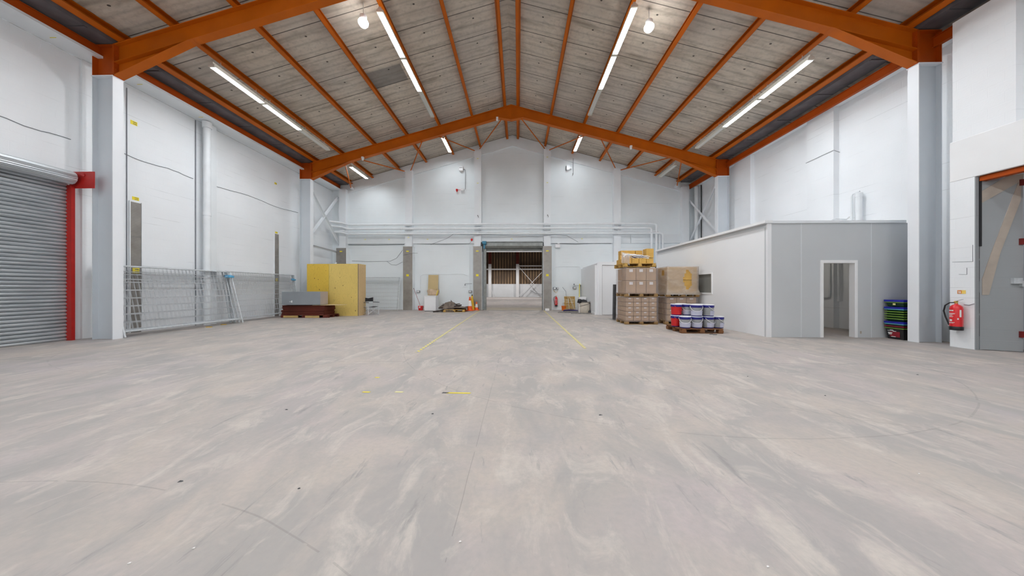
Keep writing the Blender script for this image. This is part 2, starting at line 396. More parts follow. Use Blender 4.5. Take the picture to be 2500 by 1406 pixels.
mb = MB(); mb.box(10.5, 10.8, 7.10, 7.16, 0, .95); struct(mb, 'trim_2', M['brownbrick'])
mb = MB(); mb.box(10.5, 10.8, 7.10, 7.16, .95, 2.5); struct(mb, 'trim_3', M['greybrick'])
# gable wall with the door opening
def gpoly(x0, x1, z0, dz=.19):
    p = [(x0, z0), (x1, z0), (x1, RZ(x1) + dz)]
    if x0 < XC < x1: p.append((XC, RZ(XC) + dz))
    return p + [(x0, RZ(x0) + dz)]
mb = MB(); mb.prism(gpoly(-11.95, -2.1, 0), YG, YG + .3); mb.prism(gpoly(-2.1, 1.5, 4.08), YG, YG + .3); mb.prism(gpoly(1.5, 11.1, 0), YG, YG + .3)
struct(mb, 'wall_back', M['wally'])
mb = MB(); mb.prism(gpoly(-11.95, 11.1, 0), YB - .3, YB); struct(mb, 'wall_front', M['wally'])
mb = MB()                                          # ring band that follows the roof on the gable
for x0, x1 in ((-11.0, XC), (XC, 10.3)):
    mb.prism([(x0, RZ(x0) - .50), (x1, RZ(x1) - .50), (x1, RZ(x1) + .17), (x0, RZ(x0) + .17)], YG - .07, YG)
struct(mb, 'trim_4', M['band'])
mb = MB(); mb.box(-10.7, -2.55, YG - .09, YG, 4.10, 4.62); mb.box(-2.4, 1.7, YG - .12, YG, 4.16, 4.62); mb.box(1.8, 6.84, YG - .09, YG, 4.10, 4.62); mb.box(6.9, 10.0, YG - .09, YG, 4.1, 4.62)
struct(mb, 'trim_5', M['band'])
mb = MB(); mb.box(XL, -11.02, YB, YG, 7.44, 7.50); struct(mb, 'trim_6', M['band'])     # soffits above the side walls
mb = MB(); mb.box(10.42, XR, YB, YG, 7.46, 7.52); struct(mb, 'trim_7', M['band'])
# roof sheets: shallow ribs running down the slope
def roof_side(x0, x1):
    mb = MB(); ys = []; y = YB - .3
    while y < YG + .1: ys.append(y); y += .0425
    zs = [.204 + .014 * (max(0, math.cos(2 * math.pi * (yy + .17) / .34)) ** 3) for yy in ys]
    n = len(ys); vs = [(x, yy, RZ(x) + zz) for x in (x0, x1) for yy, zz in zip(ys, zs)]
    mb.add(vs, [(i, i + 1, n + i + 1, n + i) for i in range(n - 1)], True)
    mb.prism([(x0, RZ(x0) + .235), (x1, RZ(x1) + .235), (x1, RZ(x1) + .30), (x0, RZ(x0) + .30)], YB - .3, YG + .1)
    return mb
struct(roof_side(-11.95, XC), 'ceiling', M['roof']); struct(roof_side(XC, 11.1), 'ceiling', M['roof'])
# far hall behind the roller door
mb = MB(); mb.box(-14, 12, 44.3, 44.5, 0, 1.95); mb.box(-14, -13.8, YG, 44.5, 0, 1.95); mb.box(12, 12.2, YG, 44.5, 0, 1.95); struct(mb, 'wall_far_base', M['band'])
mb = MB(); mb.strip([(-14 + i * .105, 44.36 + (.04 if i % 4 < 2 else 0)) for i in range(248)], 1.95, 10, 'z', False)
mb.box(-14, -13.9, YG, 44.5, 1.95, 10); mb.box(12, 12.1, YG, 44.5, 1.95, 10); struct(mb, 'wall_far', M['farsheet'])
mb = MB(); mb.box(-14, 12.2, YG + .31, 44.5, 10, 10.1); struct(mb, 'ceiling_far', M['gutter'])
mb = MB(); mb.box(-14, 12.2, YG + .30, YG + .34, 4.3, 10)
struct(mb, 'wall_far_front', M['farsheet'])
mb = MB(); mb.box(-2.6, 2.0, 17.9, 20.4, .0, .006); struct(mb, 'trim_8', pm('beige_threshold', (.44, .385, .30), .6, var=.06, nscale=1.5))
mb = MB(); mb.box(-2.6, 2.0, 17.87, 17.9, .0, .008); struct(mb, 'trim_9', M['dgrey'])

# ------------------------------------------------------------------ steel frames
FY = [.25, 7.63, 15.0]
CX = {'left': (-11.18, -10.62), 'right': (9.91, 10.47)}
ordn = ['near', 'middle', 'far']
flab = {.25: 'behind the viewer', 7.63: 'in the nearer frame', 15.0: 'in the farther frame'}
def column(side, y):
    x0, x1 = CX[side]; c = (x0 + x1) / 2; i = 1 if side == 'left' else -1
    t = thing('steel_column', f'pale grey steel column with orange head on the {side} {flab[y]}', 'column', (c, y, 0), 0, 'steel portal columns')
    def sec(z0, z1):
        m = MB(); h = (x1 - x0) / 2
        m.box(-h, -h + .02, -.105, .105, z0, z1); m.box(h - .02, h, -.105, .105, z0, z1); m.box(-h + .02, h - .02, -.007, .007, z0, z1); return m
    h = (x1 - x0) / 2
    m = MB(); m.box(-h + .02, h - .02, -.007, .007, 0, 6.9)
    s_out = -h if i == 1 else h - .02; s_in = h - .02 if i == 1 else -h
    m.box(s_out, s_out + .02, -.105, .105, 0, 6.9); m.build('web', M['column'], t)
    m = MB(); m.box(s_in, s_in + .02, -.105, .105, 0, 6.9); m.build('inner_flange', M['cwhite'], t)
    m = MB(); m.box(-h - .01, h + .01, -.12, .12, 6.9, 6.925); m.build('cap_plate', M['cwhite'], t)
    sec(6.925, 7.72).build('head', M['orangedk'], t)
    m = MB(); m.box(-h, h, -.105, .105, 7.72, 7.74); m.build('top_plate', M['orangedk'], t)
for y in FY:
    for s_ in ('left', 'right'): column(s_, y)
def rafter(side, y):
    i = -1 if side == 'left' else 1; xc = CX[side][1] if i < 0 else CX[side][0]
    t = thing('steel_rafter', f'orange steel rafter sloping from the {side} column to the ridge {flab[y]}', 'beam', (xc, y, 6.92), 0, 'orange rafters')
    def P(x, z): return (x - xc, z - 6.92)
    def RB(x): return RZ(x) - .47
    top = lambda a, b: [P(a, RZ(a)), P(b, RZ(b)), P(b, RZ(b) - .02), P(a, RZ(a) - .02)]
    m = MB(); m.prism([P(xc, RZ(xc)), P(XC, RZ(XC)), P(XC, RB(XC)), P(xc, RB(xc))], -.006, .006); m.prism(top(xc, XC), -.10, .10)
    m.build('web', M['orange'], t)
    m = MB(); m.prism([P(xc, RB(xc)), P(XC - i * -.58, RB(XC + i * .58)), P(XC + i * .58, RB(XC + i * .58) - .022), P(xc, RB(xc) - .022)], -.10, .10)
    m.build('bottom_flange', M['orange'], t)
    xt = xc - i * 2.0; zc = 6.94
    m = MB(); m.prism([P(xc, RB(xc)), P(xt, RB(xt)), P(xc, zc)], -.006, .006)
    m.prism([P(xc, zc), P(xt - i * .1, RB(xt - i * .1) + .0), P(xt - i * .1, RB(xt - i * .1) - .024), P(xt, RB(xt) - .024), P(xc, zc - .022)], -.105, .105)
    m.build('haunch', M['orange'], t)
    m = MB(); m.prism([P(XC, 9.87), P(XC + i * .58, RB(XC + i * .58)), P(XC, RB(XC))], -.006, .006)
    m.prism([P(XC, 9.85), P(XC + i * .60, RB(XC + i * .6) - .022), P(XC + i * .60, RB(XC + i * .6)), P(XC, 9.87)], -.10, .10)
    m.build('apex_haunch', M['orange'], t)
    m = MB(); a, b = (xc, xc + .03) if i < 0 else (xc - .03, xc)
    m.box(a - xc, b - xc, -.105, .105, 0.0, RZ(xc) - 6.92)
    for k in range(6):
        for sy in (-.06, .06): m.cyl((a - xc - .02, sy, .06 + k * .12), (b - xc + .02, sy, .06 + k * .12), .014, 6)
    m.build('end_plate', M['orangedk'], t)
for y in FY:
    for s_ in ('left', 'right'): rafter(s_, y)
# purlins: channels open towards the ridge
PX = [.345, 2.02, 3.69, 5.365, 7.04, 8.72, 10.1]
nth = ['first', 'second', 'third', 'fourth', 'fifth', 'sixth', 'seventh']
for side, sg in (('left', -1), ('right', 1)):
    ang = math.atan(SL)
    m = MB(); y0, y1 = YB, 18.22; t_ = .012
    u = sg
    m.box(min(0, -u * t_), max(0, -u * t_), y0, y1, 0, .2)            # web on the downhill side
    for z in (0, .2 - t_): m.box(min(0, -u * .125), max(0, -u * .125), y0, y1, z, z + t_)
    m.box(min(-u * .125, -u * .117), max(-u * .125, -u * .117), y0, y1, 0, .03)
    m.box(min(-u * .125, -u * .117), max(-u * .125, -u * .117), y0, y1, .17, .2)
    for v in m.v: pass
    first = None
    for k, d in enumerate(PX):
        x = XC + .01 + sg * d + sg * .03
        lab = f'orange roof purlin, {nth[k]} one {side} of the ridge'
        if first is None:
            me = m.build('roof_purlin', M['orange']); o = me; first = me
        else:
            o = first.copy(); COL.objects.link(o)
        o.location = (x, 0, RZ(x) + .002); o.rotation_euler = (0, sg * ang, 0)
        if k == 6: o.scale = (1.45, 1, 1)
        tag(o, lab, 'beam', 'orange roof purlins')
for side, x, s_, z in (('left', -11.10, 1, 7.47), ('right', 10.40, -1, 7.36)):
    m = MB(); m.box(x - .05, x + .05, YB, 18.2, z, z + .012); m.box(x - .05, x + .05, YB, 18.2, z + .24, z + .252)
    m.box(x - .006, x + .006, YB, 18.2, z, z + .25)
    solo(m, 'eaves_beam', M['orangedk'], f'orange eaves beam running along the top of the {side} wall', 'beam')
    m = MB(); a, b = (x - .12, x + .60) if s_ > 0 else (x - .60, x + .12)
    prof = [(a, 7.80), (a + .1, 7.76), (b - .1, 7.77), (b, 7.92)]
    if s_ < 0: prof = [(a, 7.92), (a + .1, 7.77), (b - .1, 7.76), (b, 7.80)]
    m.strip(prof, YB, 18.2, 'y', False)
    y = -6.5
    while y < 18: m.box(a + .1, b - .1, y, y + .05, 7.74, 7.78); y += 1.5
    solo(m, 'roof_gutter', M['gutter'], f'dark valley gutter lining above the {side} eaves beam', 'gutter')
# roof bracing behind the farther frame
BR = [((-.834, 9.94), (-2.353, 9.83)), ((-4.035, 9.08), (-2.654, 9.73)), ((-4.918, 8.82), (-6.585, 8.56)), ((-7.985, 7.91), (-6.965, 8.51)), ((-8.878, 7.66), (-10.296, 7.53)),
      ((.164, 9.93), (1.614, 9.81)), ((3.43, 9.08), (1.888, 9.735)), ((4.19, 8.83), (5.865, 8.606)), ((7.765, 7.93), (6.185, 8.48)), ((8.172, 7.66), (9.562, 7.515))]
bl = ['beside the ridge on the left', 'second left of the ridge', 'third left of the ridge', 'fourth left of the ridge', 'outermost on the left',
      'beside the ridge on the right', 'second right of the ridge', 'third right of the ridge', 'fourth right of the ridge', 'outermost on the right']
for k, ((x0, z0), (x1, z1)) in enumerate(BR):
    t = thing('roof_brace', f'thin orange tube brace from rafter to gable wall, {bl[k]}', 'brace', (x1, 18.0, z1), 0, 'orange roof braces')
    m = MB(); m.cyl((0, 0, 0), (x0 - x1, -3.0, z0 - z1), .028, 8); m.build('tube', M['orange'], t)
    m = MB(); m.box(-.06, .06, -.03, .22, -.06, .05); m.build('bracket', M['cwhite'], t)
# small white detectors under the far rafter
for x, z, w_ in ((-1.056, 9.86, 'just left of the apex'), (-7.911, 7.93, 'near the left haunch'), (5.628, 8.36, 'on the right half')):
    t = thing('smoke_detector', f'small white detector under the farther orange rafter, {w_}', 'detector', (x, 14.88, z), 0, 'detectors under the rafter')
    m = MB(); m.box(-.05, .05, -.05, .05, -.0, .09); m.build('base', M['white'], t)
    m = MB(); m.lathe([(.03, -.09), (.055, -.06), (.055, 0)], n=12); m.build('head', M['white'], t)

# ------------------------------------------------------------------ lighting (lamps of the building and unseen added lamps)
def fitting(label, loc, lit, root=[None, None]):
    k = 1 if lit else 0
    if root[k] is None:
        t = thing('strip_light', label, 'light', loc, 0, 'strip lights under the purlins')
        m = MB(); m.box(-.035, .035, -.86, .86, .03, .09); m.prism([(-.085, 0), (.085, 0), (.05, .035), (-.05, .035)], -.87, .87); m.build('batten', M['batten'], t)
        for x in (-.06, -.02, .02, .06):
            m = MB(); m.cyl((x, -.82, -.028), (x, .82, -.028), .016, 8); m.build('tube', M['tube'] if lit else M['tubeoff'], t)
        for yy in (-.87, .83): m = MB(); m.box(-.085, .085, yy, yy + .04, -.062, .0); m.build('end_cap', M['batten'], t)
        for xx in (-.091, .085): m = MB(); m.box(xx, xx + .006, -.87, .87, -.058, .006); m.build('side_reflector', M['batten'], t)
        for yy in (-.6, .6): m = MB(); m.cyl((0, yy, .09), (0, yy, .26), .006, 6); m.build('hanger', M['galv'], t)
        root[k] = t; return t
    return dup(root[k], loc, 0, label)
rows = [(-8.95, 7.87, 'far left row'), (-4.0, 9.38, 'row left of the ridge'), (3.3, 9.37, 'row right of the ridge'), (8.2, 7.80, 'far right row')]
for x, z, rn in rows:
    for yc, wn in ((9.31, 'nearest lit'), (11.08, 'second lit')):
        fitting(f'{wn} fluorescent strip light between the frames in the {rn}', (x, yc, z), True)
    fitting(f'unlit strip light at the end of the {rn}', (x, 12.86, z), False)
    fitting(f'lit strip light beyond the farther frame, {rn}' if x != 8.2 else 'unlit strip light beyond the farther frame, far right row', (x, 16.45, z), x != 8.2)
    if x != -8.95: fitting(f'unseen strip light on the viewer side of the nearer frame, {rn}', (x, 5.6, z), x in (-4.0, 3.3))  # out of view; the rows beside the ridge are lit to add light
fitting('unlit strip light at the top edge near the left column', (-8.95, 5.55, 7.87), False)
for k, (x, y, z) in enumerate(((-4.0, 3.9, 9.38), (3.3, 3.9, 9.37), (-4.0, 2.2, 9.38), (3.3, 2.2, 9.37), (-4, -1.2, 9.38), (3.3, -1.2, 9.37), (-4, -4.6, 9.38), (3.3, -4.6, 9.37),
                               (-8.95, 2.2, 7.87), (8.2, 2.2, 7.8), (-8.95, -1.2, 7.87), (8.2, -1.2, 7.8), (-8.95, -4.6, 7.87), (8.2, -4.6, 7.8))):
    rn = {-4.0: 'row left of the ridge', 3.3: 'row right of the ridge', -8.95: 'far left row', 8.2: 'far right row'}[x]; wn = {3.9: 'above the viewer', 2.2: 'just above the viewer', -1.2: 'just behind the viewer', -4.6: 'well behind the viewer'}[y]
    fitting(f'added unseen lit strip light {wn}, {rn}', (x, y, z), True)  # unseen strips, added lit to brighten faces towards the camera
for x, y, sd in ((-4.50, 8.50, 'under the roof left of the ridge'), (3.87, 8.83, 'under the roof right of the ridge'), (-4.50, 1.1, 'over the viewer on the left, unseen and added'), (3.87, 1.1, 'over the viewer on the right, unseen and added'), (-4.50, -5.2, 'behind the viewer on the left, unseen and added'), (3.87, -5.2, 'behind the viewer on the right, unseen and added')):  # those over and behind the viewer are unseen, added for light from behind
    t = thing('high_bay_lamp', f'round glaring high bay lamp hanging {sd}', 'light', (x, y, 9.05), 0, 'high bay lamps')
    m = MB(); m.lathe([(.02, -.10), (.09, -.085), (.13, -.03), (.14, .02), (.12, .06)], n=24); m.build('diffuser', M['bayglass'], t)
    m = MB(); m.lathe([(.10, .05), (.10, .20), (.03, .24)], n=16); m.build('gear_housing', M['white'], t)
    zc = RZ(x) + .2 - 9.05; m = MB(); m.cyl((0, 0, .24), (0, 0, zc), .008, 6); m.build('chain', M['galv'], t)
    L = bpy.data.lights.new('high_bay_light', 'SPOT'); L.energy = BAY_E * {8.50: 1.25, 8.83: 1.25, 1.1: .52, -5.2: 1.1}[y]; L.color = (.96, .98, 1.0); L.shadow_soft_size = .16; L.spot_size = R(168); L.spot_blend = .35
    lo = bpy.data.objects.new('high_bay_light', L); COL.objects.link(lo); lo.location = (0, 0, -.14); lo.parent = t
# unseen lamps added to light the far hall
for x, y in ((-4, 26), (3, 26), (-6, 38.8), (-1.5, 38.8), (3, 38.8)):
    t = thing('added_far_lamp', f'added unseen high bay lamp in the far hall, {"nearer" if y < 30 else "rear"} line at {"left" if x < -3.5 else "middle" if x < 0 else "right"}', 'light', (x, y, 6.35), 0, 'added far hall lamps')
    m = MB(); m.lathe([(.30, 0), (.22, .15), (.06, .25)], n=16); m.build('added_far_reflector', M['galv'], t)
    m = MB(); m.cyl((0, 0, .25), (0, 0, 3.65), .01, 6); m.build('chain', M['galv'], t)
    L = bpy.data.lights.new('added_far_light', 'SPOT'); L.energy = 620; L.spot_size = R(152); L.spot_blend = .5; L.shadow_soft_size = .2; L.color = (1, .97, .96)
    lo = bpy.data.objects.new('added_far_light', L); COL.objects.link(lo); lo.location = (0, 0, -.03); lo.parent = t

# ------------------------------------------------------------------ left wall: shutter, pipe, treadplates, cables
t = thing('roller_shutter', 'large closed galvanised roller shutter in red guides on the left wall', 'shutter', (-11.62, 5.4, 0))
m = MB(); prof = []
z = 0.0
while z < 4.02:
    for k in range(6):
        a = math.pi * k / 5; prof.append((-.02 + .034 * math.sin(a), z + .004 + .076 * k / 5))
    prof.append((-.045, z + .085))
    z += .09
m.strip([(p[0], p[1]) for p in prof], -2.1, 1.98, 'y', False); m.build('curtain', M['shutter'], t)
m = MB(); n = 12; r = .155
ring = [(.17 + r * math.cos(2 * math.pi * k / n), 4.17 + r * math.sin(2 * math.pi * k / n)) for k in range(n)]
pr2 = []
for k in range(n):
    a = Vector((*ring[k], 0)); b = Vector((*ring[(k + 1) % n], 0))
    for q in range(4): 
        p = a.lerp(b, q / 4); d = Vector((p.x - .17, p.y - 4.17, 0)).normalized() * (.012 * (q % 2)); pr2.append((p.x + d.x, p.y + d.y))
m.prism(pr2, -2.1, 1.95); m.build('rolled_curtain', M['shutter'], t)
m = MB(); m.box(-.02, .13, 1.965, 2.03, 0, 4.0); m.build('guide', M['red'], t)
m = MB(); m.box(0, .66, 2.015, 2.03, 3.93, 4.36); m.cyl((.38, 2.015, 4.27), (.38, 2.0, 4.27), .045, 16); m.build('end_plate', M['red'], t)
m = MB(); m.cyl((-11.40, 10.60, 0), (-11.40, 10.60, 7.30), .10, 20); m.cyl((-11.40, 10.60, 4.0), (-11.40, 10.60, 4.12), .115, 20); m.cyl((-11.40, 10.60, 7.2), (-11.40, 10.60, 7.42), .135, 20)
m.cyl((-11.40, 10.60, 1.1), (-11.40, 10.60, 1.16), .112, 20)
solo(m, 'drain_pipe', M['pipe'], 'thick painted rainwater pipe rising up the left wall', 'pipe')
m = MB(); m.box(XL, -11.44, 10.66, 10.98, 0, 7.43); struct(m, 'trim_10', M['band'])
m = MB(); m.tube([(XL + .02, 10.42, z_) for z_ in (0, 2, 4, 6, 7.4)], .014, 6); solo(m, 'cable', M['cable'], 'dark cable running up beside the rainwater pipe', 'cable')
m = MB(); m.tube([(XL + .014, 8.55, z_) for z_ in (0, 3.5, 7.3)], .010, 6); solo(m, 'conduit', M['cable'], 'thin grey conduit up the wall right of the nearer left column', 'pipe')
def wallcable(y0, y1, z0, sag, label):
    m = MB(); pts = []
    for k in range(13):
        a = k / 12; pts.append((XL + .012, y0 + (y1 - y0) * a, z0 + sag * math.sin(a * 9 + y0) * .5 + random.uniform(-.01, .01)))
    m.tube(pts, .008, 5); solo(m, 'cable', M['cable'], label, 'cable')
wallcable(6.0, 7.45, 5.2, .05, 'thin grey cable above the roller shutter'); wallcable(8.5, 10.35, 5.3, .05, 'thin grey cable across the wall left of the rainwater pipe'); wallcable(11.0, 15.4, 5.3, .08, 'thin grey cable across the wall right of the rainwater pipe')
for y0, w_ in ((8.62, 'between the nearer column and the rainwater pipe'), (13.87, 'near the farther left column')):
    t = thing('treadplate_strip', f'tall grey treadplate strip on the left wall {w_}', 'panel', (XL + .002, y0 + .13, 0), 0, 'treadplate strips on the left wall')
    m = MB(); m.box(0, .02, -.125, .125, 0, 2.9); m.build('lower_plate', M['tread'], t)
    m = MB(); m.box(0, .017, -.125, .125, 2.905, 3.95); m.build('upper_plate', M['tread'], t)
    m = MB(); m.box(0, .035, -.155, -.13, 0, 3.97); m.box(0, .035, .13, .145, 0, 3.97); m.build('edge_trim', M['pipe'], t)
def sticker(loc, axis, wd, ht, label, mat='yellow', lines=True):
    t = thing('sticker', label, 'sign', loc, 0, 'yellow stickers')
    x, y = (0, wd / 2) if axis == 'x' else (wd / 2, 0); s_ = 1 if loc[0] < 0 else -1
    m = MB()
    if axis == 'x': m.box(min(0, s_ * .004), max(0, s_ * .004), -y, y, -ht / 2, ht / 2)
    else: m.box(-x, x, -.004, 0, -ht / 2, ht / 2)
    m.build('plate', M[mat], t)
    if lines:
        m = MB()
        for q in (-.22, .22):
            if axis == 'x': m.box(min(s_ * .004, s_ * .006), max(s_ * .004, s_ * .006), -y * .3, y * .8, ht * q - ht * .06, ht * q + ht * .06)
            else: m.box(-x * .3, x * .8, -.006, -.004, ht * q - ht * .06, ht * q + ht * .06)
        m.build('print', M['dgrey'], t)
    return t
sticker((XL + .001, 8.76, 4.07), 'x', .16, .10, 'yellow sticker above the nearer treadplate strip'); sticker((XL + .001, 8.72, 6.35), 'x', .16, .12, 'yellow sticker high on the wall beside the nearer left column')
sticker((XL + .026, 8.75, 1.88), 'x', .16, .16, 'yellow sticker on the nearer treadplate strip behind the fence'); sticker((XL + .001, 13.96, 6.37), 'x', .13, .09, 'yellow sticker high on the wall beside the farther left column')
sticker((XL + .001, 14.0, 4.02), 'x', .15, .08, 'yellow sticker above the farther treadplate strip', 'yellow', False); sticker((XL + .026, 14.0, 1.75), 'x', .14, .14, 'orange yellow sticker on the farther treadplate strip')
for y_ in (6.95, 8.6, 10.3):
    sticker((-11.3, y_, 7.432), 'y', .16, .012, f'small yellow sticker on the soffit {["nearest the viewer", "just past the nearer left column", "above the rainwater pipe"][[6.95, 8.6, 10.3].index(y_)]}', 'yellow', False)

# ------------------------------------------------------------------ gable wall posts and services
def gpost(x, label, tw, top=3.88, side=.30, face=0):
    t = thing('wall_post', label, 'post', (x, 18.12, 0), 0, 'gable wall posts')
    m = MB(); m.box(-.21, .21, -.12, .18, 0, RZ(x) - .25); m.build('shaft', M['post'], t)
    if tw:
        m = MB(); m.box(-tw / 2, tw / 2, -.24, .18, 0, top); m.build('tread_cladding', M['tread'], t)
        m = MB(); m.box(-tw / 2 - .012, -tw / 2, -.25, .18, 0, top); m.box(tw / 2, tw / 2 + .012, -.25, .18, 0, top); m.build('edge_trim', M['pipe'], t)
        for z_ in (2.12, 3.62):
            m = MB(); m.box(-.09, .07, -.247, -.24, z_ - .06, z_ + (.07 if z_ < 3 else .0)); m.build('sticker', M['yellow'], t)
    return t
gpost(-6.73, 'pale wall post with treadplate cladding, between plywood crate and white cabinet', .58)
gpost(-2.47, 'pale wall post with treadplate cladding on the left of the roller door', .52)
gpost(1.77, 'pale wall post with treadplate cladding on the right of the roller door', .50)
gpost(6.0, 'pale wall post without visible cladding behind the pallet stacks', 0)
gpost(-10.84, 'corner wall post with treadplate cladding behind the plywood crate', .62, 3.80); gpost(10.08, 'corner wall post on the right behind the office', 0)
# roller door of the gable
t = thing('roller_door', 'rolled up steel roller door over the opening in the end wall', 'shutter', (-.3, 18.1, 0))
m = MB(); n = 8; r = .22
pr3 = []
for k in range(16):
    a = 2 * math.pi * k / 16; rr = r * (1 if k % 2 else .93); pr3.append((rr * math.cos(a) - .0, 3.98 + rr * math.sin(a)))
m.prism([(p[0], p[1]) for p in pr3], -1.72, 1.78, 'x'); m.build('rolled_curtain', M['shutterdk'], t)
m = MB(); prof = []
z = 3.62
while z < 3.9:
    for k in range(5): prof.append((.08 - .02 * math.sin(math.pi * k / 4), z + .02 * k))
    z += .09
m.strip(prof, -1.75, 1.80, 'x', False); m.build('curtain', M['shutterdk'], t)
m = MB(); m.box(-1.75, 1.80, .03, .11, 3.56, 3.61); m.build('bottom_rail', M['white'], t)
for x0, x1 in ((-1.80, -1.66), (1.76, 1.84)):
    m = MB(); m.box(x0, x1, -.02, .16, 0, 3.95); m.build('guide', M['shutterdk'], t)
m = MB(); m.box(-1.98, -1.86, -.1, .12, 3.6, 4.15); m.build('end_plate', M['black'], t)
m = MB(); m.cyl((-1.78, -.28, 4.05), (-1.62, -.28, 4.05), .10, 16); m.box(-1.86, -1.62, -.38, -.18, 4.02, 4.17); m.box(-1.80, -1.70, -.30, -.2, 3.72, 3.98); m.build('motor', M['motor'], t)
m = MB(); m.tube([(-1.82, -.2, 3.9), (-1.82, -.2, 3.45), (-1.72, -.2, 3.45), (-1.72, -.2, 3.9)], .01, 6); m.build('chain_loop', M['galv'], t)
# pipes along the gable
for k, (z, r, xe, yy) in enumerate(((5.22, .062, 8.28, 18.02), (4.96, .062, 7.98, 17.98), (4.76, .045, 8.50, 18.06), (4.64, .055, 8.64, 17.96))):
    pts = [(-11.3, yy - .55, z + .12)] if k < 2 else [(-11.2, yy - .3, z + .10)]
    pts += [(-10.75, yy - .2, z + .10), (-10.4, yy - .12, z), (-10.0, yy - .12, z)]
    yv = yy - .12
    pts += [(x, yv, z + random.uniform(-.006, .006)) for x in (-8, -6, -4, -2, 0, 2, 4, 6)]
    pts += [(xe - .2, yv, z), (xe - .06, yv, z - .03), (xe, yv, z - .14), (xe, yv, z - .3), (xe, yv, 2.62)]
    t = thing('heating_pipe', f'painted pipe along the end wall, {["topmost", "second from the top", "third from the top", "lowest"][k]} of four', 'pipe', (0, yv, z), 0, 'pipes along the end wall')
    m = MB(); m.tube([(p[0], p[1] - yv, p[2] - z) for p in pts], r, 12); m.build('pipe', M['pipe'], t)
    m = MB()
    for x in (-8.2 + k, -4.6 + k * .7, -.9 + k * .5, 3.4 - k): m.cyl((x, 0, 0), (x + .10, 0, 0), r * 1.22, 12)
    m.build('coupling', M['pipe'], t)
for x in (-6.73, -2.47, 1.77, 6.0):
    m = MB(); m.box(x - .015, x + .015, 17.93, 17.99, 4.55, 5.25); m.box(x - .19, x + .19, 17.86, 17.99, 5.125, 5.145); m.box(x - .19, x + .19, 17.86, 17.99, 4.865, 4.885)
    solo(m, 'pipe_bracket', M['band'], f'painted pipe bracket on the wall post {"left of the crate gap" if x < -5 else "left of the roller door" if x < 0 else "right of the roller door" if x < 4 else "behind the pallet stacks"}', 'bracket', 'pipe brackets')
def loose(pts, label, r=.009, mat='cable', y=18.285):
    m = MB(); m.tube([(p[0], p[2] if len(p) > 2 else y, p[1]) for p in pts], r, 6); return solo(m, 'cable', M[mat], label, 'cable')
loose([(-11, 4.05), (-9, 4.03), (-7.1, 4.06)], 'dark cable under the wall beam on the far left', .016, 'cable', 18.275)
loose([(-6.3, 4.10), (-4.5, 4.06), (-3, 4.09)], 'dark cable under the wall beam left of the roller door', .012, 'cable', 18.275)
loose([(2.1, 4.10), (3.5, 4.05), (4.6, 4.10), (5.7, 4.08)], 'dark cable under the wall beam right of the roller door', .016, 'cable', 18.275)
loose([(-10.4, 3.05), (-9.4, 3.0), (-8, 3.02), (-7.6, 3.2), (-7.2, 3.72)], 'loose grey cable above the mesh fence by the crate')
loose([(-8.2, 3.02), (-7.9, 2.8), (-7.6, 2.78), (-7.2, 2.98)], 'sagging grey cable loop above the mesh fence')
loose([(-7.0, 3.35, 17.86), (-6.4, 3.48, 17.86), (-6.2, 3.5, 18.1)], 'thin cable crossing the treadplate post')
loose([(-6.1, 1.26), (-6.08, 2.1), (-5.9, 2.2), (-5.4, 2.22), (-4.4, 2.2), (-3.5, 2.23), (-3.1, 2.12)], 'grey conduit arching over the white cabinet', .010, 'band')
loose([(2.13, 2.4), (2.3, 2.64), (2.6, 2.66), (3.8, 2.66), (3.85, 2.5)], 'grey conduit arching over the upright pallet', .010, 'band')
loose([(-3.0, 4.4), (-3.0, 2.6), (-2.98, 1.2)], 'vertical conduit left of the roller door', .014, 'band')
loose([(-5.3, 3.98), (-4.3, 4.35), (-3.9, 4.62), (-3, 4.6), (-1, 4.53), (1.2, 4.45), (2.2, 4.55), (2.9, 4.5), (3.6, 4.1)], 'loose cable draped under the pipes over the roller door', .011, 'cable', 17.8)
def socket(x, z, label, w_=.20, h=.13):
    t = thing('socket_box', label, 'socket', (x, 18.2, z), 0, 'sockets on the end wall')
    m = MB(); m.box(-w_ / 2, w_ / 2, -.02, .08, -h / 2, h / 2); bevel(m.build('box', M['cable'], t), .01)
    m = MB(); m.box(-w_ * .36, w_ * .36, -.03, -.02, -h * .3, h * .36); m.build('cover', M['white'], t)
socket(-6.2, 1.13, 'grey metal socket box left of the white cabinet'); socket(-2.96, 1.13, 'grey metal socket box above the traffic cones')
socket(2.24, 1.33, 'wide grey socket box above the extinguisher by the roller door', .17, .14); socket(2.42, 1.33, 'small square socket box above the extinguisher', .10, .12); socket(3.46, 1.36, 'grey socket box above the upright pallet')
loose([(2.18, 1.22), (2.3, 1.08), (2.36, 1.05), (2.43, 1.2)], 'short hanging cable under the paired socket boxes', .008, 'conyl')
for (x0, x1, z, s_, lb) in ((-3.28, -2.85, 1.62, -1, 'left of the roller door'), (3.42, 3.88, 1.50, 1, 'over the upright pallet')):
    t = thing('coat_hook_bar', f'thin dark metal arm fixed to the wall {lb}', 'hook', (x0, 18.2, z))
    m = MB(); m.bar((0, 0, 0), (x1 - x0, 0, 0), .02, .02); m.bar((0, -.02, .01), (0, -.02, -.06 if s_ < 0 else .06), .02, .02); m.build('arm', M['cable'], t)
    m = MB(); m.lathe([(.005, -.03), (.03, -.02), (.03, .02), (.005, .03)], (0, -.03, -.08 if s_ < 0 else .08), 10); m.build('knob', M['dgrey'], t)
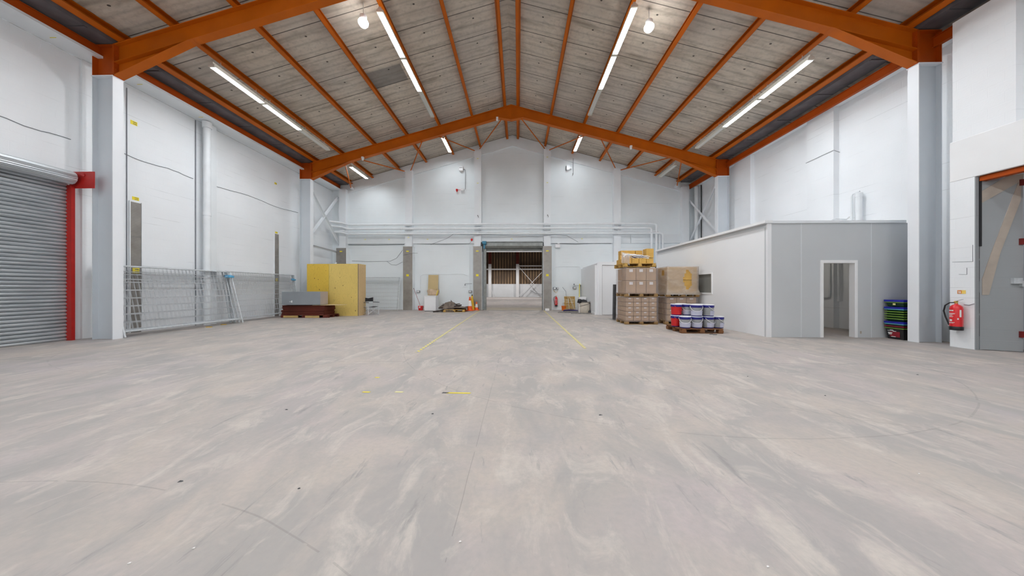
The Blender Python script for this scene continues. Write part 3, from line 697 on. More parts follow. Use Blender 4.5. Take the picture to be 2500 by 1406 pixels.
# alarm units
t = thing('alarm_box', 'white alarm box high on the end wall, left', 'alarm', (-3.53, 18.2, 8.71))
m = MB(); m.box(-.13, .13, -.05, .08, -.12, .14); bevel(m.build('housing', M['white'], t), .02); m = MB(); m.box(-.07, -.02, -.056, -.05, .04, .08); m.box(.02, .07, -.056, -.05, .04, .08); m.build('indicator', M['dgrey'], t)
m = MB(); m.lathe([(.02, -.17), (.08, -.15), (.08, -.12)], n=12); m.build('sounder', M['refl'], t)
m = MB(); m.tube([(-3.40, 18.22, 8.69), (-3.30, 18.22, 8.69), (-3.27, 18.22, 8.64), (-3.27, 18.22, 7.45)], .014, 6); solo(m, 'alarm_cable', M['cable'], 'grey conduit dropping from the alarm box to the red beacon', 'cable')
t = thing('red_beacon', 'red alarm beacon on a white box below the alarm box', 'alarm', (-3.45, 18.2, 7.41))
m = MB(); m.box(-.10, .10, -.05, .1, -.05, .07); m.build('junction_box', M['white'], t)
m = MB(); m.cyl((-.11, 0, 0), (-.28, 0, 0), .012, 6); m.lathe([(.03, -.1), (.07, 0), (.06, .06)], (-.34, 0, -.01), 12); m.build('horn', M['redpl'], t)
t = thing('junction_box', 'white junction box high on the end wall, right', 'alarm', (3.06, 18.2, 8.72))
m = MB(); m.box(-.10, .08, -.05, .08, -.13, .15); m.box(.08, .22, -.03, .08, -.06, .04); m.build('housing', M['white'], t); m = MB(); m.box(-.12, -.10, -.04, .08, -.15, .12); m.build('shadow_plate', M['dgrey'], t)
m = MB(); m.tube([(3.38, 18.22, 9.3), (3.38, 18.22, 8.8), (3.38, 18.22, 8.4), (3.33, 18.22, 8.28)], .012, 6); m.lathe([(.005, -.05), (.03, 0), (.005, .05)], (3.35, 18.2, 8.35), 8); solo(m, 'hanging_cable', M['cable'], 'thin cable hanging beside the white junction box', 'cable')
t = thing('emergency_light', 'white rectangular emergency light right of the roller door', 'light', (2.42, 18.15, 3.92))
m = MB(); m.box(-.155, .155, -.04, .1, -.10, .11); bevel(m.build('housing', M['white'], t), .01); m = MB(); m.box(-.02, .10, -.05, .1, .13, .19); m.build('junction', M['white'], t)
t = thing('red_sounder', 'small red sounder at the left of the roller door head', 'alarm', (-2.86, 18.15, 4.32), 0)
m = MB(); m.lathe([(.03, -.08), (.07, 0), (.04, .07)], n=12); m.build('sounder', M['redpl'], t); m = MB(); m.tube([(0, .05, -.05), (-.08, .05, -.16), (-.15, .05, -.2)], .008, 6); m.build('lead', M['cable'], t)
for x_, lb in ((-2.47, 'left'), (1.77, 'right')):
    t = thing('post_hook', f'small dark hook on the wall post {lb} of the roller door', 'hook', (x_, 17.98, 5.75))
    m = MB(); m.tube([(0, 0, 0), (0, -.06, .03), (.03, -.08, 0), (.05, -.08, -.12)], .012, 6); m.build('hook', M['dgrey'], t)
for x_, z_, lb in ((-2.47, 9.25, 'top of the post left of the roller door'), (1.77, 9.3, 'top of the post right of the roller door'), (-2.47, 7.75, 'middle of the post left of the roller door'), (1.77, 7.75, 'middle of the post right of the roller door'), (-6.73, 4.45, 'the post beside the crate just under the pipes')):
    sticker((x_, 17.999, z_), 'y', .10, .05, f'tiny pale yellow sticker on {lb}', 'cream', False)
for x_, lb in ((-9.5, 'far left part of the wall beam'), (-8.0, 'left part of the wall beam'), (-5.6, 'wall beam over the white cabinet'), (-.4, 'wall beam over the middle of the roller door'), (3.9, 'wall beam over the upright pallet')):
    sticker((x_, 18.165 if x_ != -.4 else 18.175, 4.36), 'y', .10, .05, f'tiny pale yellow sticker on the {lb}', 'cream', False)
# wall cross bracing in the end bays
for p0, p1, lb in (((-11.2, 15.3, 7.0), (-11.2, 18.3, 4.0), 'left corner, falling towards the end wall'), ((-11.25, 18.2, 7.05), (-11.25, 15.3, 3.75), 'left corner, rising towards the end wall'),
                   ((-11.2, 15.2, 3.65), (-11.2, 18.3, 3.55), 'left corner, horizontal above the crate'), ((-11.2, 17.7, 2.6), (-11.2, 18.3, 3.35), 'left corner, short strut above the crate'),
                   ((10.42, 15.3, 7.35), (10.42, 18.2, 4.2), 'right corner, falling towards the end wall'), ((10.36, 18.4, 6.93), (10.36, 15.3, 3.95), 'right corner, rising towards the end wall')):
    m = MB(); m.angle(p0, p1, .11, .012, (1, 0, 0)); solo(m, 'wall_brace', M['post'], f'painted steel angle brace, {lb}', 'brace', 'painted wall braces')
m = MB(); m.cyl((10.66, 17.9, 2.61), (10.66, 17.9, 7.4), .12, 16); solo(m, 'drain_pipe', M['pipe'], 'painted rainwater pipe in the right far corner', 'pipe')
m = MB(); m.tube([(10.75, 17.6, 2.62), (10.75, 17.6, 7.4)], .03, 6); solo(m, 'cable', M['black'], 'black cable beside the rainwater pipe in the right corner', 'cable')
t = thing('vent_pipe', 'painted looped pipe standing on the right wall above the office', 'pipe', (10.66, 9.6, 0))
m = MB(); m.tube([(.05, .12, 2.6), (.05, .12, 4.30), (.05, .09, 4.36), (.05, -.1, 4.38)], .022, 8); m.build('thin_pipe', M['pipe'], t)
m = MB(); m.tube([(0, -.12, 2.6), (0, -.12, 4.28)], .075, 12); m.build('thick_pipe', M['pipe'], t); m = MB(); m.cyl((0, -.12, 4.2), (0, -.12, 4.32), .085, 12); m.build('collar', M['pipe'], t)
m = MB(); m.tube([(10.6, 11.12, 5.95), (10.6, 10.6, 5.97), (10.6, 10.16, 5.98), (10.78, 10.14, 5.9)], .008, 6); solo(m, 'cable', M['cable'], 'thin cable wrapped round the right wall pier', 'cable')

# ------------------------------------------------------------------ office and annexe
mb = MB(); O0, O1 = 6.84, 8.26
mb.box(O0, 8.31, O1, O1 + .1, 0, 3.12); mb.box(9.19, XR, O1, O1 + .1, 0, 3.12); mb.box(8.31, 9.19, O1, O1 + .1, 2.05, 3.12)
struct(mb, 'wall_office_front', M['gboard'])
mb = MB(); Y1 = 14.68
mb.box(O0, O0 + .1, O1 + .1, 10.58, 0, 3.02); mb.box(O0, O0 + .1, 11.75, Y1, 0, 3.02); mb.box(O0, O0 + .1, 10.58, 11.75, 0, 1.16); mb.box(O0, O0 + .1, 10.58, 11.75, 1.87, 3.02); mb.box(O0, XR, Y1, Y1 + .1, 0, 3.15)
mb.box(O0 - .012, O0 + .1, O1 - .012, O1 + .03, 0, 3.12)
struct(mb, 'wall_office_side', M['board'])
mb = MB(); mb.box(O0 + .01, O0 + .1, O1, Y1, 3.02, 3.13); struct(mb, 'trim_11', M['gboard'])
mb = MB(); mb.box(O0 - .10, O0 + .1, O1 - .05, Y1 + .05, 3.13, 3.20); struct(mb, 'trim_12', M['lintel'])
mb = MB(); mb.box(O0 - .05, 10.5, O1 - .04, O1 + .1, 3.12, 3.19); struct(mb, 'trim_13', M['post'])
mb = MB(); mb.box(O0 + .1, XR, O1 + .1, Y1, 3.02, 3.10); struct(mb, 'ceiling_office', M['board'])
for x in (7.75, 9.62): mb = MB(); mb.box(x - .004, x + .004, O1 - .003, O1, 0, 3.12); struct(mb, 'trim_14', M['post'])
mb = MB(); mb.box(8.255, 8.335, O1 - .02, O1 + .13, 0, 2.11); mb.box(9.165, 9.245, O1 - .02, O1 + .13, 0, 2.11); mb.box(8.335, 9.165, O1 - .02, O1 + .13, 2.03, 2.11)
bevel(struct(mb, 'door_1', M['lintel']), .006)
m = MB(); m.box(0, .05, 0, .80, .01, 2.02); t = m.build('door_2', M['board']); t['kind'] = 'structure'; t.location = (9.18, 8.40, 0); t.rotation_euler = (0, 0, R(-50))
# office window
mb = MB(); W0, W1, Z0, Z1 = 10.58, 11.75, 1.16, 1.87
for a, b, c, d in ((W0 - .03, W0 + .02, Z0 - .03, Z1 + .03), (W1 - .02, W1 + .03, Z0 - .03, Z1 + .03), (W0 + .02, W1 - .02, Z0 - .03, Z0 + .02), (W0 + .02, W1 - .02, Z1 - .02, Z1 + .03)): mb.box(O0 - .02, O0 + .1, a, b, c, d)
wf = struct(mb, 'window_1', M['lintel']); mb = MB(); mb.box(O0 + .03, O0 + .04, W0 + .02, W1 - .02, Z0 + .02, Z1 - .02); mb.build('window_pane', M['filmdark'], wf)
# office interior
m = MB(); m.tube([(10.58, 13, 1.03), (10.58, 10.34, 1.03), (10.58, 10.28, 1.06), (10.58, 10.27, 1.2), (10.58, 10.27, 2.9)], .03, 8); solo(m, 'office_pipe', M['pipe'], 'painted pipe bending up the wall inside the office', 'pipe')
m = MB(); m.tube([(10.70, 10.10, .9), (10.70, 10.10, 2.9)], .035, 8); m.tube([(10.73, 10.10, 1.42), (10.56, 9.95, 1.42)], .012, 6); solo(m, 'office_pipe', M['pipe'], 'second painted pipe on the wall pier seen through the office doorway', 'pipe')
t = thing('added_office_lamp', 'added unseen strip light inside the office', 'light', (8.9, 10.4, 2.95))  # unseen lamp added to brighten the office interior
m = MB(); m.box(-.06, .06, -.6, .6, 0, .07); m.build('batten', M['batten'], t)
m = MB(); m.cyl((0, -.58, -.02), (0, .58, -.02), .016, 8); m.build('tube', emit('added_office_tube', (1, .93, .85), 26), t)
sticker((9.34, 8.259, .14), 'y', .04, .07, 'small brown fixing plate low on the grey office wall', 'tan_plain', False)
m = MB(); m.tube([(8.6, 8.3, 3.21), (8.7, 8.3, 3.25), (9.0, 8.3, 3.23), (9.08, 8.3, 3.3)], .018, 6); solo(m, 'pipe_offcut', M['pipe'], 'short loose pipe lying on the office roof edge', 'pipe')
# annexe behind the pallet stacks
mb = MB(); mb.box(3.87, 3.97, 15.0, YG, 0, 2.50); mb.box(3.97, 4.20, 14.92, 15.0, 0, 2.62); mb.box(5.12, O0, 14.92, 15.0, 0, 2.62); mb.box(4.20, 5.12, 14.92, 15.0, 2.50, 2.62); mb.box(3.97, XR, 15.0, YG, 2.50, 2.60)
struct(mb, 'wall_annexe', M['board'])
mb = MB(); mb.box(4.02, 4.20, 14.89, 14.92, 0, 2.66); mb.box(4.20, 5.20, 14.89, 14.92, 2.50, 2.66); mb.box(5.12, 5.20, 14.89, 14.92, 0, 2.50); struct(mb, 'trim_15', M['board'])
mb = MB(); mb.box(3.855, 3.87, 15.0, YG, 0, .12); struct(mb, 'baseboard_annexe', M['lintel'])
m = MB(); m.box(4.215, 5.11, 14.93, 14.97, .01, 2.49); dd = bevel(struct(m, 'door_3', M['board']), .004)
m = MB(); m.box(4.205, 4.217, 14.925, 14.95, 0, 2.49); g_ = m.build('door_gap', M['dgrey'], dd)

# ------------------------------------------------------------------ right side near: recessed door, extinguisher
A = Vector((10.075, 6.678, 0)); D = Vector((.9042, -.4271, 0)); ang = math.atan2(D.y, D.x)
t = thing('fire_door', 'tall grey door leaf with tan diagonal bands at the right edge', 'door', A, ang)
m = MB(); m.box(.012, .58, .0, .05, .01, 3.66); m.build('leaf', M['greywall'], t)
m = MB(); m.prism([(.03, 3.20), (.03, 3.46), (.38, 3.74), (.58, 3.74), (.575, 3.62)], -.012, 0); m.build('brace', M['tan_plain'], t)  # raised tan band running diagonally across the leaf
m = MB(); m.prism([(.52, 3.60), (.555, 3.60), (.545, 3.2), (.28, 2.1), (.13, 1.2), (.04, 1.2), (.04, 1.55), (.16, 2.1)], -.012, 0); m.build('brace', M['tan_plain'], t)  # second raised tan band, running down the leaf
m = MB(); m.box(-.005, .03, -.018, -.001, 2.26, 3.74); m.build('rubber_seal', M['black'], t)
m = MB()
for z in (.30, .80, 1.5, 2.0): m.box(-.0, .008, -.004, .0, z, z + .45)
m.build('gap_line', M['dgrey'], t)
for z in (.31, 2.26, 3.5):
    m = MB(); m.box(.525, .60, -.03, .0, z, z + .13); m.build('hinge', M['dkred'], t)
m = MB(); m.box(.42, .53, -.07, -.0, 1.44, 1.56); m.box(.53, .60, -.06, -.0, 1.38, 1.50); m.build('lock', M['galv'], t)
t = thing('door_frame_post', 'dark red steel post at the right edge beside the grey door', 'post', (10.64, 6.36, 0))
m = MB(); m.box(-.02, .10, -.10, .06, 0, 3.78); m.build('post', M['dkred'], t)
m = MB(); m.box(10.06, 10.20, 3.3, 6.66, 3.68, 3.785); m.box(10.06, 10.5, 3.3, 6.66, 3.775, 3.788); solo(m, 'lintel_channel', M['orangedk'], 'orange steel channel under the white lintel on the right', 'beam')
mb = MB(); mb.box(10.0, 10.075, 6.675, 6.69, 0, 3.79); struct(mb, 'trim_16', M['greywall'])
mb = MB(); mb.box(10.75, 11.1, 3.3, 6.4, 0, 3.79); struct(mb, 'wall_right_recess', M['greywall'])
def extinguisher(label, loc, rz, s=1.0):
    t = thing('fire_extinguisher', label, 'fire extinguisher', loc, rz); t.scale = (s, s, 1)
    m = MB(); m.lathe([(.078, .06), (.083, .10), (.083, .48), (.075, .53), (.05, .565), (.024, .58), (.022, .60)], n=28); m.build('cylinder', M['redext'], t)
    m = MB(); m.lathe([(.08, 0), (.086, .01), (.086, .075), (.083, .085)], n=28); m.build('base_skirt', M['black'], t)
    m = MB(); m.cyl((0, 0, .60), (0, 0, .635), .02, 12); m.cyl((0, 0, .63), (0, -.01, .65), .028, 10); m.build('valve', pm('brass', (.70, .48, .14), .3, .8), t)
    m = MB(); m.bar((0, 0, .655), (.10, -.03, .70), .022, .006); m.bar((0, 0, .64), (.12, -.03, .615), .022, .006); m.build('lever', M['galv'], t)
    m = MB(); pts = [(-.02, 0, .62), (-.08, -.01, .615), (-.14, -.01, .55), (-.16, -.01, .42), (-.135, -.01, .28), (-.10, -.01, .16), (-.09, -.005, .10)]; m.tube(pts, .012, 8); m.build('hose', M['black'], t)
    m = MB(); m.cyl((-.10, 0, .09), (-.075, 0, .12), .016, 8); m.build('nozzle', M['refl'], t)
    def lab(a0, a1, z0, z1):
        n = 6; return [(.0845 * math.cos(a0 + (a1 - a0) * k / n), .0845 * math.sin(a0 + (a1 - a0) * k / n)) for k in range(n + 1)]
    m = MB(); c = -math.pi / 2
    for a0, a1, z0, z1 in ((-.75, .1, .43, .455), (-.85, .35, .375, .383), (-.85, .25, .36, .367), (-.85, .0, .345, .352), (-.8, -.1, .325, .331), (-.8, .1, .31, .316), (-.75, .0, .295, .301), (-.6, -.1, .20, .245), (-.85, .3, .17, .178), (-.85, .1, .155, .162), (.95, 1.25, .30, .46), (.62, .85, .24, .275)):
        p = lab(c + a0, c + a1, z0, z1); m.strip(p, z0, z1, 'z')
    m.build('label', M['refl'], t); return t
extinguisher('large red fire extinguisher hanging on the white pier at the right edge', (9.885, 6.88, .40), R(-84), 1.12)
extinguisher('small red fire extinguisher on the end wall right of the roller door', (2.33, 18.20, .22), 0)
t = thing('fire_action_sign', 'small orange and yellow fire point sign on the white pier', 'sign', (9.998, 6.875, 1.26))
m = MB(); m.box(-.004, 0, -.0, .065, -.04, .04); m.build('red_half', pm('orange_sign', (.72, .22, .02), .5), t)
m = MB(); m.box(-.004, 0, -.06, .0, -.04, .04); m.build('yellow_half', pm('pale_yellow_sign', (.85, .62, .15), .5), t)
m = MB(); m.box(-.006, -.004, .04, .05, -.025, .025); m.box(-.006, -.004, .015, .03, -.025, .02); m.box(-.006, -.004, .01, .05, -.028, -.022); m.build('pictogram', M['refl'], t)
m = MB(); m.tube([(9.99, 6.84, .98), (9.99, 6.76, .97), (9.99, 6.70, 1.0), (10.03, 6.68, 1.02)], .006, 6); solo(m, 'cable_tie', M['cable'], 'thin wire loop beside the large fire extinguisher', 'cable')
m = MB()
for p in (((10.0, 7.02, 1.95), (10.0, 6.72, 1.93)), ((10.0, 6.715, 1.93), (10.0, 6.715, 2.3)), ((10.0, 6.92, 1.66), (10.0, 6.80, 1.65)), ((10.0, 6.80, 1.65), (10.0, 6.80, 1.80))): m.bar(p[0], p[1], .007, .007)
solo(m, 'thin_conduit', M['cable'], 'thin outlined old fixing marks on the white pier', 'conduit')

# stack of recycling boxes in the pocket behind the right column
def tub(name, label, z, h, rim, body, lid=None, dz=.0):
    t = thing(name, label, 'storage box', (10.22, 8.0, z), 0, 'stack of storage boxes')
    a, b = .31, .185
    m = MB(); n = .88
    top = [(-a, -b), (a, -b), (a, b), (-a, b)]; bot = [(x * n, y * n) for x, y in top]
    vs = [(x, y, 0) for x, y in bot] + [(x, y, h) for x, y in top]
    vi = [(x * .97, y * .97, .006) for x, y in bot] + [(x * .97, y * .97, h) for x, y in top]
    m.add(vs, [(0, 1, 2, 3)] + [(i, (i + 1) % 4, 4 + (i + 1) % 4, 4 + i) for i in range(4)])
    m.add(vi, [(0, 1, 2, 3)] + [(i, (i + 1) % 4, 4 + (i + 1) % 4, 4 + i) for i in range(4)])
    m.build('tub', M[body], t)
    m = MB()
    for x0, x1, y0, y1 in ((-a - .015, -a + .01, -b - .015, b + .015), (a - .01, a + .015, -b - .015, b + .015), (-a, a, -b - .015, -b + .01), (-a, a, b - .01, b + .015)): m.box(x0, x1, y0, y1, h - .022, h)
    m.build('rim', M[rim], t)
    if lid: m = MB(); m.box(-a - .02, a + .02, -b - .02, b + .02, h, h + .02); m.box(-a - .022, a + .022, -b - .022, b + .022, h + .02, h + .052); m.build('lid', M[lid], t)
    return t
t = tub('storage_box', 'black box with red printed label, lowest in the stack by the right column', 0, .30, 'lime', 'black')
m = MB(); m.box(-.298, -.292, -.10, .10, .06, .20); m.build('printed_label', M['wine'], t)
for y0, y1, z0, z1 in ((.02, .14, .215, .225), (.03, .09, .235, .245), (.05, .13, .15, .175), (.06, .12, .12, .14), (-.02, .06, .06, .075), (-.03, .03, .20, .215)): m = MB(); m.box(-.315, -.296, y0, y1, z0, z1); m.build('white_mark', M['refl'], t)
tub('storage_box', 'red rimmed box second from the bottom in the stack by the right column', .06, .29, 'wine', 'black')
tub('storage_box', 'blue lidded box with cyan rim above the red rimmed box', .13, .285, 'cyan', 'black', 'blue')
zz = .47
for k, (rm, lb) in enumerate((('lime', 'lowest lime rimmed'), ('lime', 'second lime rimmed'), ('lime', 'third lime rimmed'), ('lime', 'fourth lime rimmed'), ('cyan', 'cyan rimmed blue lidded'))):
    tub('storage_box', f'{lb} green box midway up the stack by the right column', zz - .0, .10 + .062 * k if False else (.08 + .0 * k), rm, 'grn', 'blue' if k == 4 else None); zz += .062
tub('storage_box', 'topmost green box with blue lid and pale sticker by the right column', .86, .125, 'lime', 'grn', 'blue')
m = MB(); m.box(-.305, -.295, -.02, .03, .04, .085); solo(MB().add([v + Vector((10.20, 7.99, .86)) for v in m.v], m.f), 'round_tag', M['cream'], 'pale round tag on the topmost green box', 'sticker')

# ------------------------------------------------------------------ mesh fence panels
def fence_root(label, loc, rz, lean):
    t = thing('mesh_fence', label, 'fence', loc, rz, 'leaning mesh fence panels', rx=lean)
    Lx, H = 3.4, 2.0; r = .019
    m = MB()
    m.cyl((0, 0, 0), (0, 0, H), r, 8); m.cyl((Lx, 0, 0), (Lx, 0, H), r, 8); m.cyl((0, 0, H - .0), (Lx, 0, H - .0), r, 8); m.cyl((0, 0, .15), (Lx, 0, .15), r, 8)
    m.build('tube_frame', M['galv'], t)
    m = MB(); x = .08
    while x < Lx: m.cyl((x, 0, .15), (x, 0, H), .0016, 3, caps=False); x += .11
    for z in (.15, .38, .61, .84, 1.07, 1.30, 1.53, 1.62, 1.76, 1.84): m.cyl((0, .004, z), (Lx, .004, z), .0034, 3, caps=False)
    m.build('wire_mesh', M['wire'], t); return t
f0 = None
labs = ['foremost mesh fence panel leaning on the left wall'] + [f'mesh fence panel leaning on the left wall, {q} from the front of the left stack' for q in ('second', 'third', 'fourth', 'fifth', 'sixth', 'seventh', 'eighth')]
for k, lb in enumerate(labs):
    bx = -10.57 - (.0 if k == 0 else .10 + .062 * k); ln = -.25 + .012 * k
    loc = (bx, 7.74 + (.03 * (k % 3)), .02); 
    if f0 is None: f0 = fence_root(lb, loc, R(90), ln)
    else: dup(f0, loc, R(90), lb, rx=ln)
for k in range(6):
    dup(f0, (-10.98 - .055 * k, 11.28 + .04 * (k % 2) + .012 * k, .02), R(90), f'mesh fence panel behind the board stack, {["foremost", "second", "third", "fourth", "fifth", "rearmost"][k]} of the right stack', rx=-.17 + .01 * k)
for k in range(3):
    dup(f0, (-10.58 - .05 * k, 17.45 + .09 * k, .02), 0, f'mesh fence panel leaning on the end wall beside the crate, {["foremost", "middle", "rearmost"][k]}', rx=-.20 + .02 * k)
for (x, y, z, n_) in ((-10.98, 11.06, 1.80, 4), (-11.28, 14.62, 1.78, 2)):
    for k in range(n_):
        t = thing('fence_clamp', f'pale blue clamp on the {"left" if y < 12 else "right"} fence stack, {["first", "second", "third", "fourth"][k]} from the front', 'clamp', (x - .07 * k, y + (.04 if k % 2 else 0), z + .03 * (k % 2) - .02), R(20 * k), 'blue fence clamps')
        m = MB(); m.box(-.05, .05, -.10, .10, -.035, .035); bevel(m.build('body', M['cblue'], t), .012); m = MB(); m.cyl((0, -.13, 0), (0, .13, 0), .012, 8); m.build('bolt', M['galv'], t)

# ------------------------------------------------------------------ pallets
def pallet_root(label, loc, rz, mat='pallet'):
    t = thing('pallet', label, 'pallet', loc, rz, 'timber pallets'); W, Dp = 1.2, 1.0
    for k in range(7):
        y = -Dp / 2 + .05 + k * (Dp - .1) / 6; m = MB(); m.box(-W / 2, W / 2, y - .05, y + .05, .122, .144); m.build('deck_board', M[mat], t)
    for x in (-.53, 0, .53):
        m = MB(); m.box(x - .05, x + .05, -Dp / 2, Dp / 2, .10, .122); m.build('stringer_board', M[mat], t)
        for y in (-.43, 0, .43): m = MB(); m.box(x - .07, x + .07, y - .07, y + .07, .02, .10); m.build('block', M[mat], t)
    for y in (-.43, 0, .43): m = MB(); m.box(-W / 2, W / 2, y - .05, y + .05, 0, .02); m.build('base_board', M[mat], t)
    return t
p0 = pallet_root('pallet under the lower wrapped load of the left pallet stack', (4.56, 11.52, 0), 0)
p1 = dup(p0, (4.55, 11.50, 1.02), R(0), 'pallet carrying the middle load of the left pallet stack')
p2 = pallet_root('golden pallet under the open boxes at the top of the left pallet stack', (4.50, 11.56, 2.13), R(2), 'palletlt')
dup(p0, (6.05, 11.55, 0), R(-2), 'pallet under the lower load of the right pallet stack'); dup(p0, (6.06, 11.50, 1.02), R(1), 'pallet carrying the upper load of the right pallet stack')
pb = pallet_root('dark worn pallet carrying the blue lidded buckets', (5.47, 9.36, 0), R(-2), 'palletdk')
# cartons
def carton(dx, dy, dz, mat, label, group):
    t = thing('carton', label, 'box', (0, 0, 0), 0, group)
    m = MB(); m.box(-dx / 2, dx / 2, -dy / 2, dy / 2, 0, dz); bevel(m.build('box_body', M[mat], t), .006, 1)
    m = MB(); m.box(-dx * .18, dx * .18, -dy / 2 - .003, -dy / 2, dz * .68, dz * .90)
    m.build('paper_label', M['paper'] if mat == 'card' else M['card2'], t); return t
def load(cx, cy, z, nx, ny, nz, dx, dy, dz, mat, label, group, rz=0):
    r0 = None
    for k in range(nz):
        for j in range(ny):
            for i in range(nx):
                if 0 < i < nx - 1 and 0 < j < ny - 1 and k < nz - 1: continue
                lx, ly = (i - (nx - 1) / 2) * dx, (j - (ny - 1) / 2) * dy
                loc = (cx + lx * math.cos(rz) - ly * math.sin(rz), cy + lx * math.sin(rz) + ly * math.cos(rz), z + k * dz)
                LY = ['bottom', 'second', 'third', 'fourth', 'fifth'][k]; CO = {1: [''], 2: ['left', 'right'], 3: ['left', 'centre', 'right'], 4: ['far left', 'left centre', 'right centre', 'far right']}[nx][i]
                RO = {2: ['front', 'back'], 3: ['front', 'middle', 'back']}[ny][j]
                lb = f'{label}, {LY} layer, {RO} row, {CO}' if nz > 1 else f'{label}, {RO} row, {CO}'
                if r0 is None: r0 = carton(dx - .016, dy - .016, dz - .014, mat, lb, group); r0.location = loc; r0.rotation_euler = (0, 0, rz)
                else: dup(r0, loc, rz + random.uniform(-.01, .01), lb)
load(4.56, 11.52, .145, 4, 3, 5, .285, .32, .172, 'card', 'flat carton in the left stack bottom load', 'cartons in the bottom left load')
load(4.55, 11.50, 1.165, 3, 2, 2, .37, .47, .47, 'card', 'tall carton in the left stack middle load', 'cartons in the middle left load')
load(6.05, 11.55, .145, 3, 3, 4, .36, .32, .215, 'card', 'carton in the right stack lower load', 'cartons in the lower right load')
load(6.06, 11.50, 1.165, 2, 2, 2, .54, .47, .485, 'card2', 'big carton in the torn right stack load', 'cartons in the torn right load')
load(4.50, 11.56, 2.275, 4, 3, 1, .27, .31, .20, 'card2', 'golden box topping the left stack', 'golden boxes lower layer')
ct = carton(.27, .31, .17, 'card2', 'golden box at the front right corner, on top of the left stack', 'golden boxes upper layer'); ct.location = (4.90, 11.25, 2.475)
dup(ct, (4.90, 11.25, 2.645), R(1), 'topmost golden box at the right corner of the left stack')
dup(ct, (4.45, 11.85, 2.475), R(3), 'golden box at the back middle, on top of the left stack'); dup(ct, (4.16, 11.85, 2.475), R(-4), 'golden box at the back left, on top of the left stack'); dup(ct, (4.45, 11.85, 2.65), R(-2), 'raised golden box at the back middle of the left stack'); dup(ct, (4.17, 11.85, 2.65), R(3), 'raised golden box at the back left of the left stack'); dup(ct, (4.74, 11.86, 2.65), R(2), 'raised golden box at the back right of the left stack'); dup(ct, (4.78, 11.86, 2.475), R(0), 'golden box at the back right, on top of the left stack')
def wrap(label, cx, cy, a, b, z0, z1, mat, hole=None, flare=.04, rz=0):
    m = MB(); per = []; n = 22
    for (x0, y0, x1, y1) in ((-a, -b, a, -b), (a, -b, a, b), (a, b, -a, b), (-a, b, -a, -b)):
        for k in range(n): q = k / n; per.append((x0 + (x1 - x0) * q, y0 + (y1 - y0) * q))
    nz = 16; vs = []
    for j in range(nz + 1):
        z = z0 + (z1 - z0) * j / nz; fl = 1 + flare * max(0, 1 - j / 3.0)
        for (x, y) in per:
            d = noise.noise(Vector((x * 5 + cx, y * 5, z * 9 + cx))) * .012 + .004; l = math.hypot(x, y)
            vs.append((x * fl + x / l * d, y * fl + y / l * d, z))
    fs = []; N = len(per)
    for j in range(nz):
        for k in range(N):
            if hole and hole(k, j, n, nz): continue
            fs.append((j * N + k, j * N + (k + 1) % N, (j + 1) * N + (k + 1) % N, (j + 1) * N + k))
    m.add([(v[0] + cx, v[1] + cy, v[2]) for v in vs], fs, True)
    return solo(m, 'shrink_wrap', M[mat], label, 'plastic film', 'stretch film')
wrap('clear film around the bottom load of the left pallet stack', 4.56, 11.52, .60, .51, .10, 1.015, 'wrap')
wrap('clear film around the middle load of the left pallet stack', 4.55, 11.50, .60, .51, 1.13, 2.10, 'wrap')
wrap('clear film around the lower load of the right pallet stack', 6.05, 11.55, .58, .51, .10, 1.015, 'wrap')
def tear(k, j, n, nz):
    if k >= n: return (3 * n + 12 < k < 3 * n + 17) and 10 < j < 14
    u = k / n; v = j / nz; return abs(u - .63) < .135 * math.sin(max(0, min(1, (v - .14) / .72)) * math.pi) ** .7 and .14 < v < .86
wrap('milky torn film around the upper load of the right pallet stack', 6.06, 11.50, .57, .50, 1.10, 2.15, 'wrapo', tear, .08)
# bunched film on the top load
t = thing('loose_film', 'bunched white stretch film draped over the golden boxes', 'plastic film', (4.3, 11.3, 2.45))
for k in range(9):
    m = MB(); pts = []
    for q in range(10):
        a = q / 9; pts.append((-.38 + .95 * a + random.uniform(-.02, .02), -.22 + random.uniform(-.03, .03) + .02 * k, .06 + .16 * math.sin(a * 3.1 + k * .4) * (.4 + .1 * k) + random.uniform(-.02, .02)))
    m.tube(pts, .012 + .003 * (k % 3), 6); m.build('film_rope', M['white'] if k % 2 else M['refl'], t)
m = MB(); vs = []; nu, nv = 14, 10
for j in range(nv + 1):
    for i in range(nu + 1):
        u, v = i / nu, j / nv
        vs.append((-.44 + .26 * u, -.29 + .28 * (1 - u) * .5 + .015 * math.sin(u * 28), -.16 + .42 * v - .10 * u + .01 * math.sin(u * 25)))
m.add(vs, [(j * (nu + 1) + i, j * (nu + 1) + i + 1, (j + 1) * (nu + 1) + i + 1, (j + 1) * (nu + 1) + i) for j in range(nv) for i in range(nu)], True)
m.build('film_sheet', M['wrapt'], t)
m = MB(); m.box(.05, .42, -.12, .1, .03, .12); m.build('purple_bundle', M['navy'], t)
m = MB(); m.tube([(4.06, 12.6, .02), (4.07, 12.6, .8), (4.08, 12.6, 1.5)], .07, 10); solo(m, 'rolled_mat', M['dgrey'], 'dark rolled mat standing behind the left pallet stack', 'roll')
for (x, y, lb) in ((4.62, 10.9, 'left'),):
    m = MB(); m.box(x - .1, x + .1, y - .03, y + .03, 0, .012); solo(m, 'timber_offcut', M['offcut'], 'pale timber offcut on the floor before the left pallet stack', 'offcut')

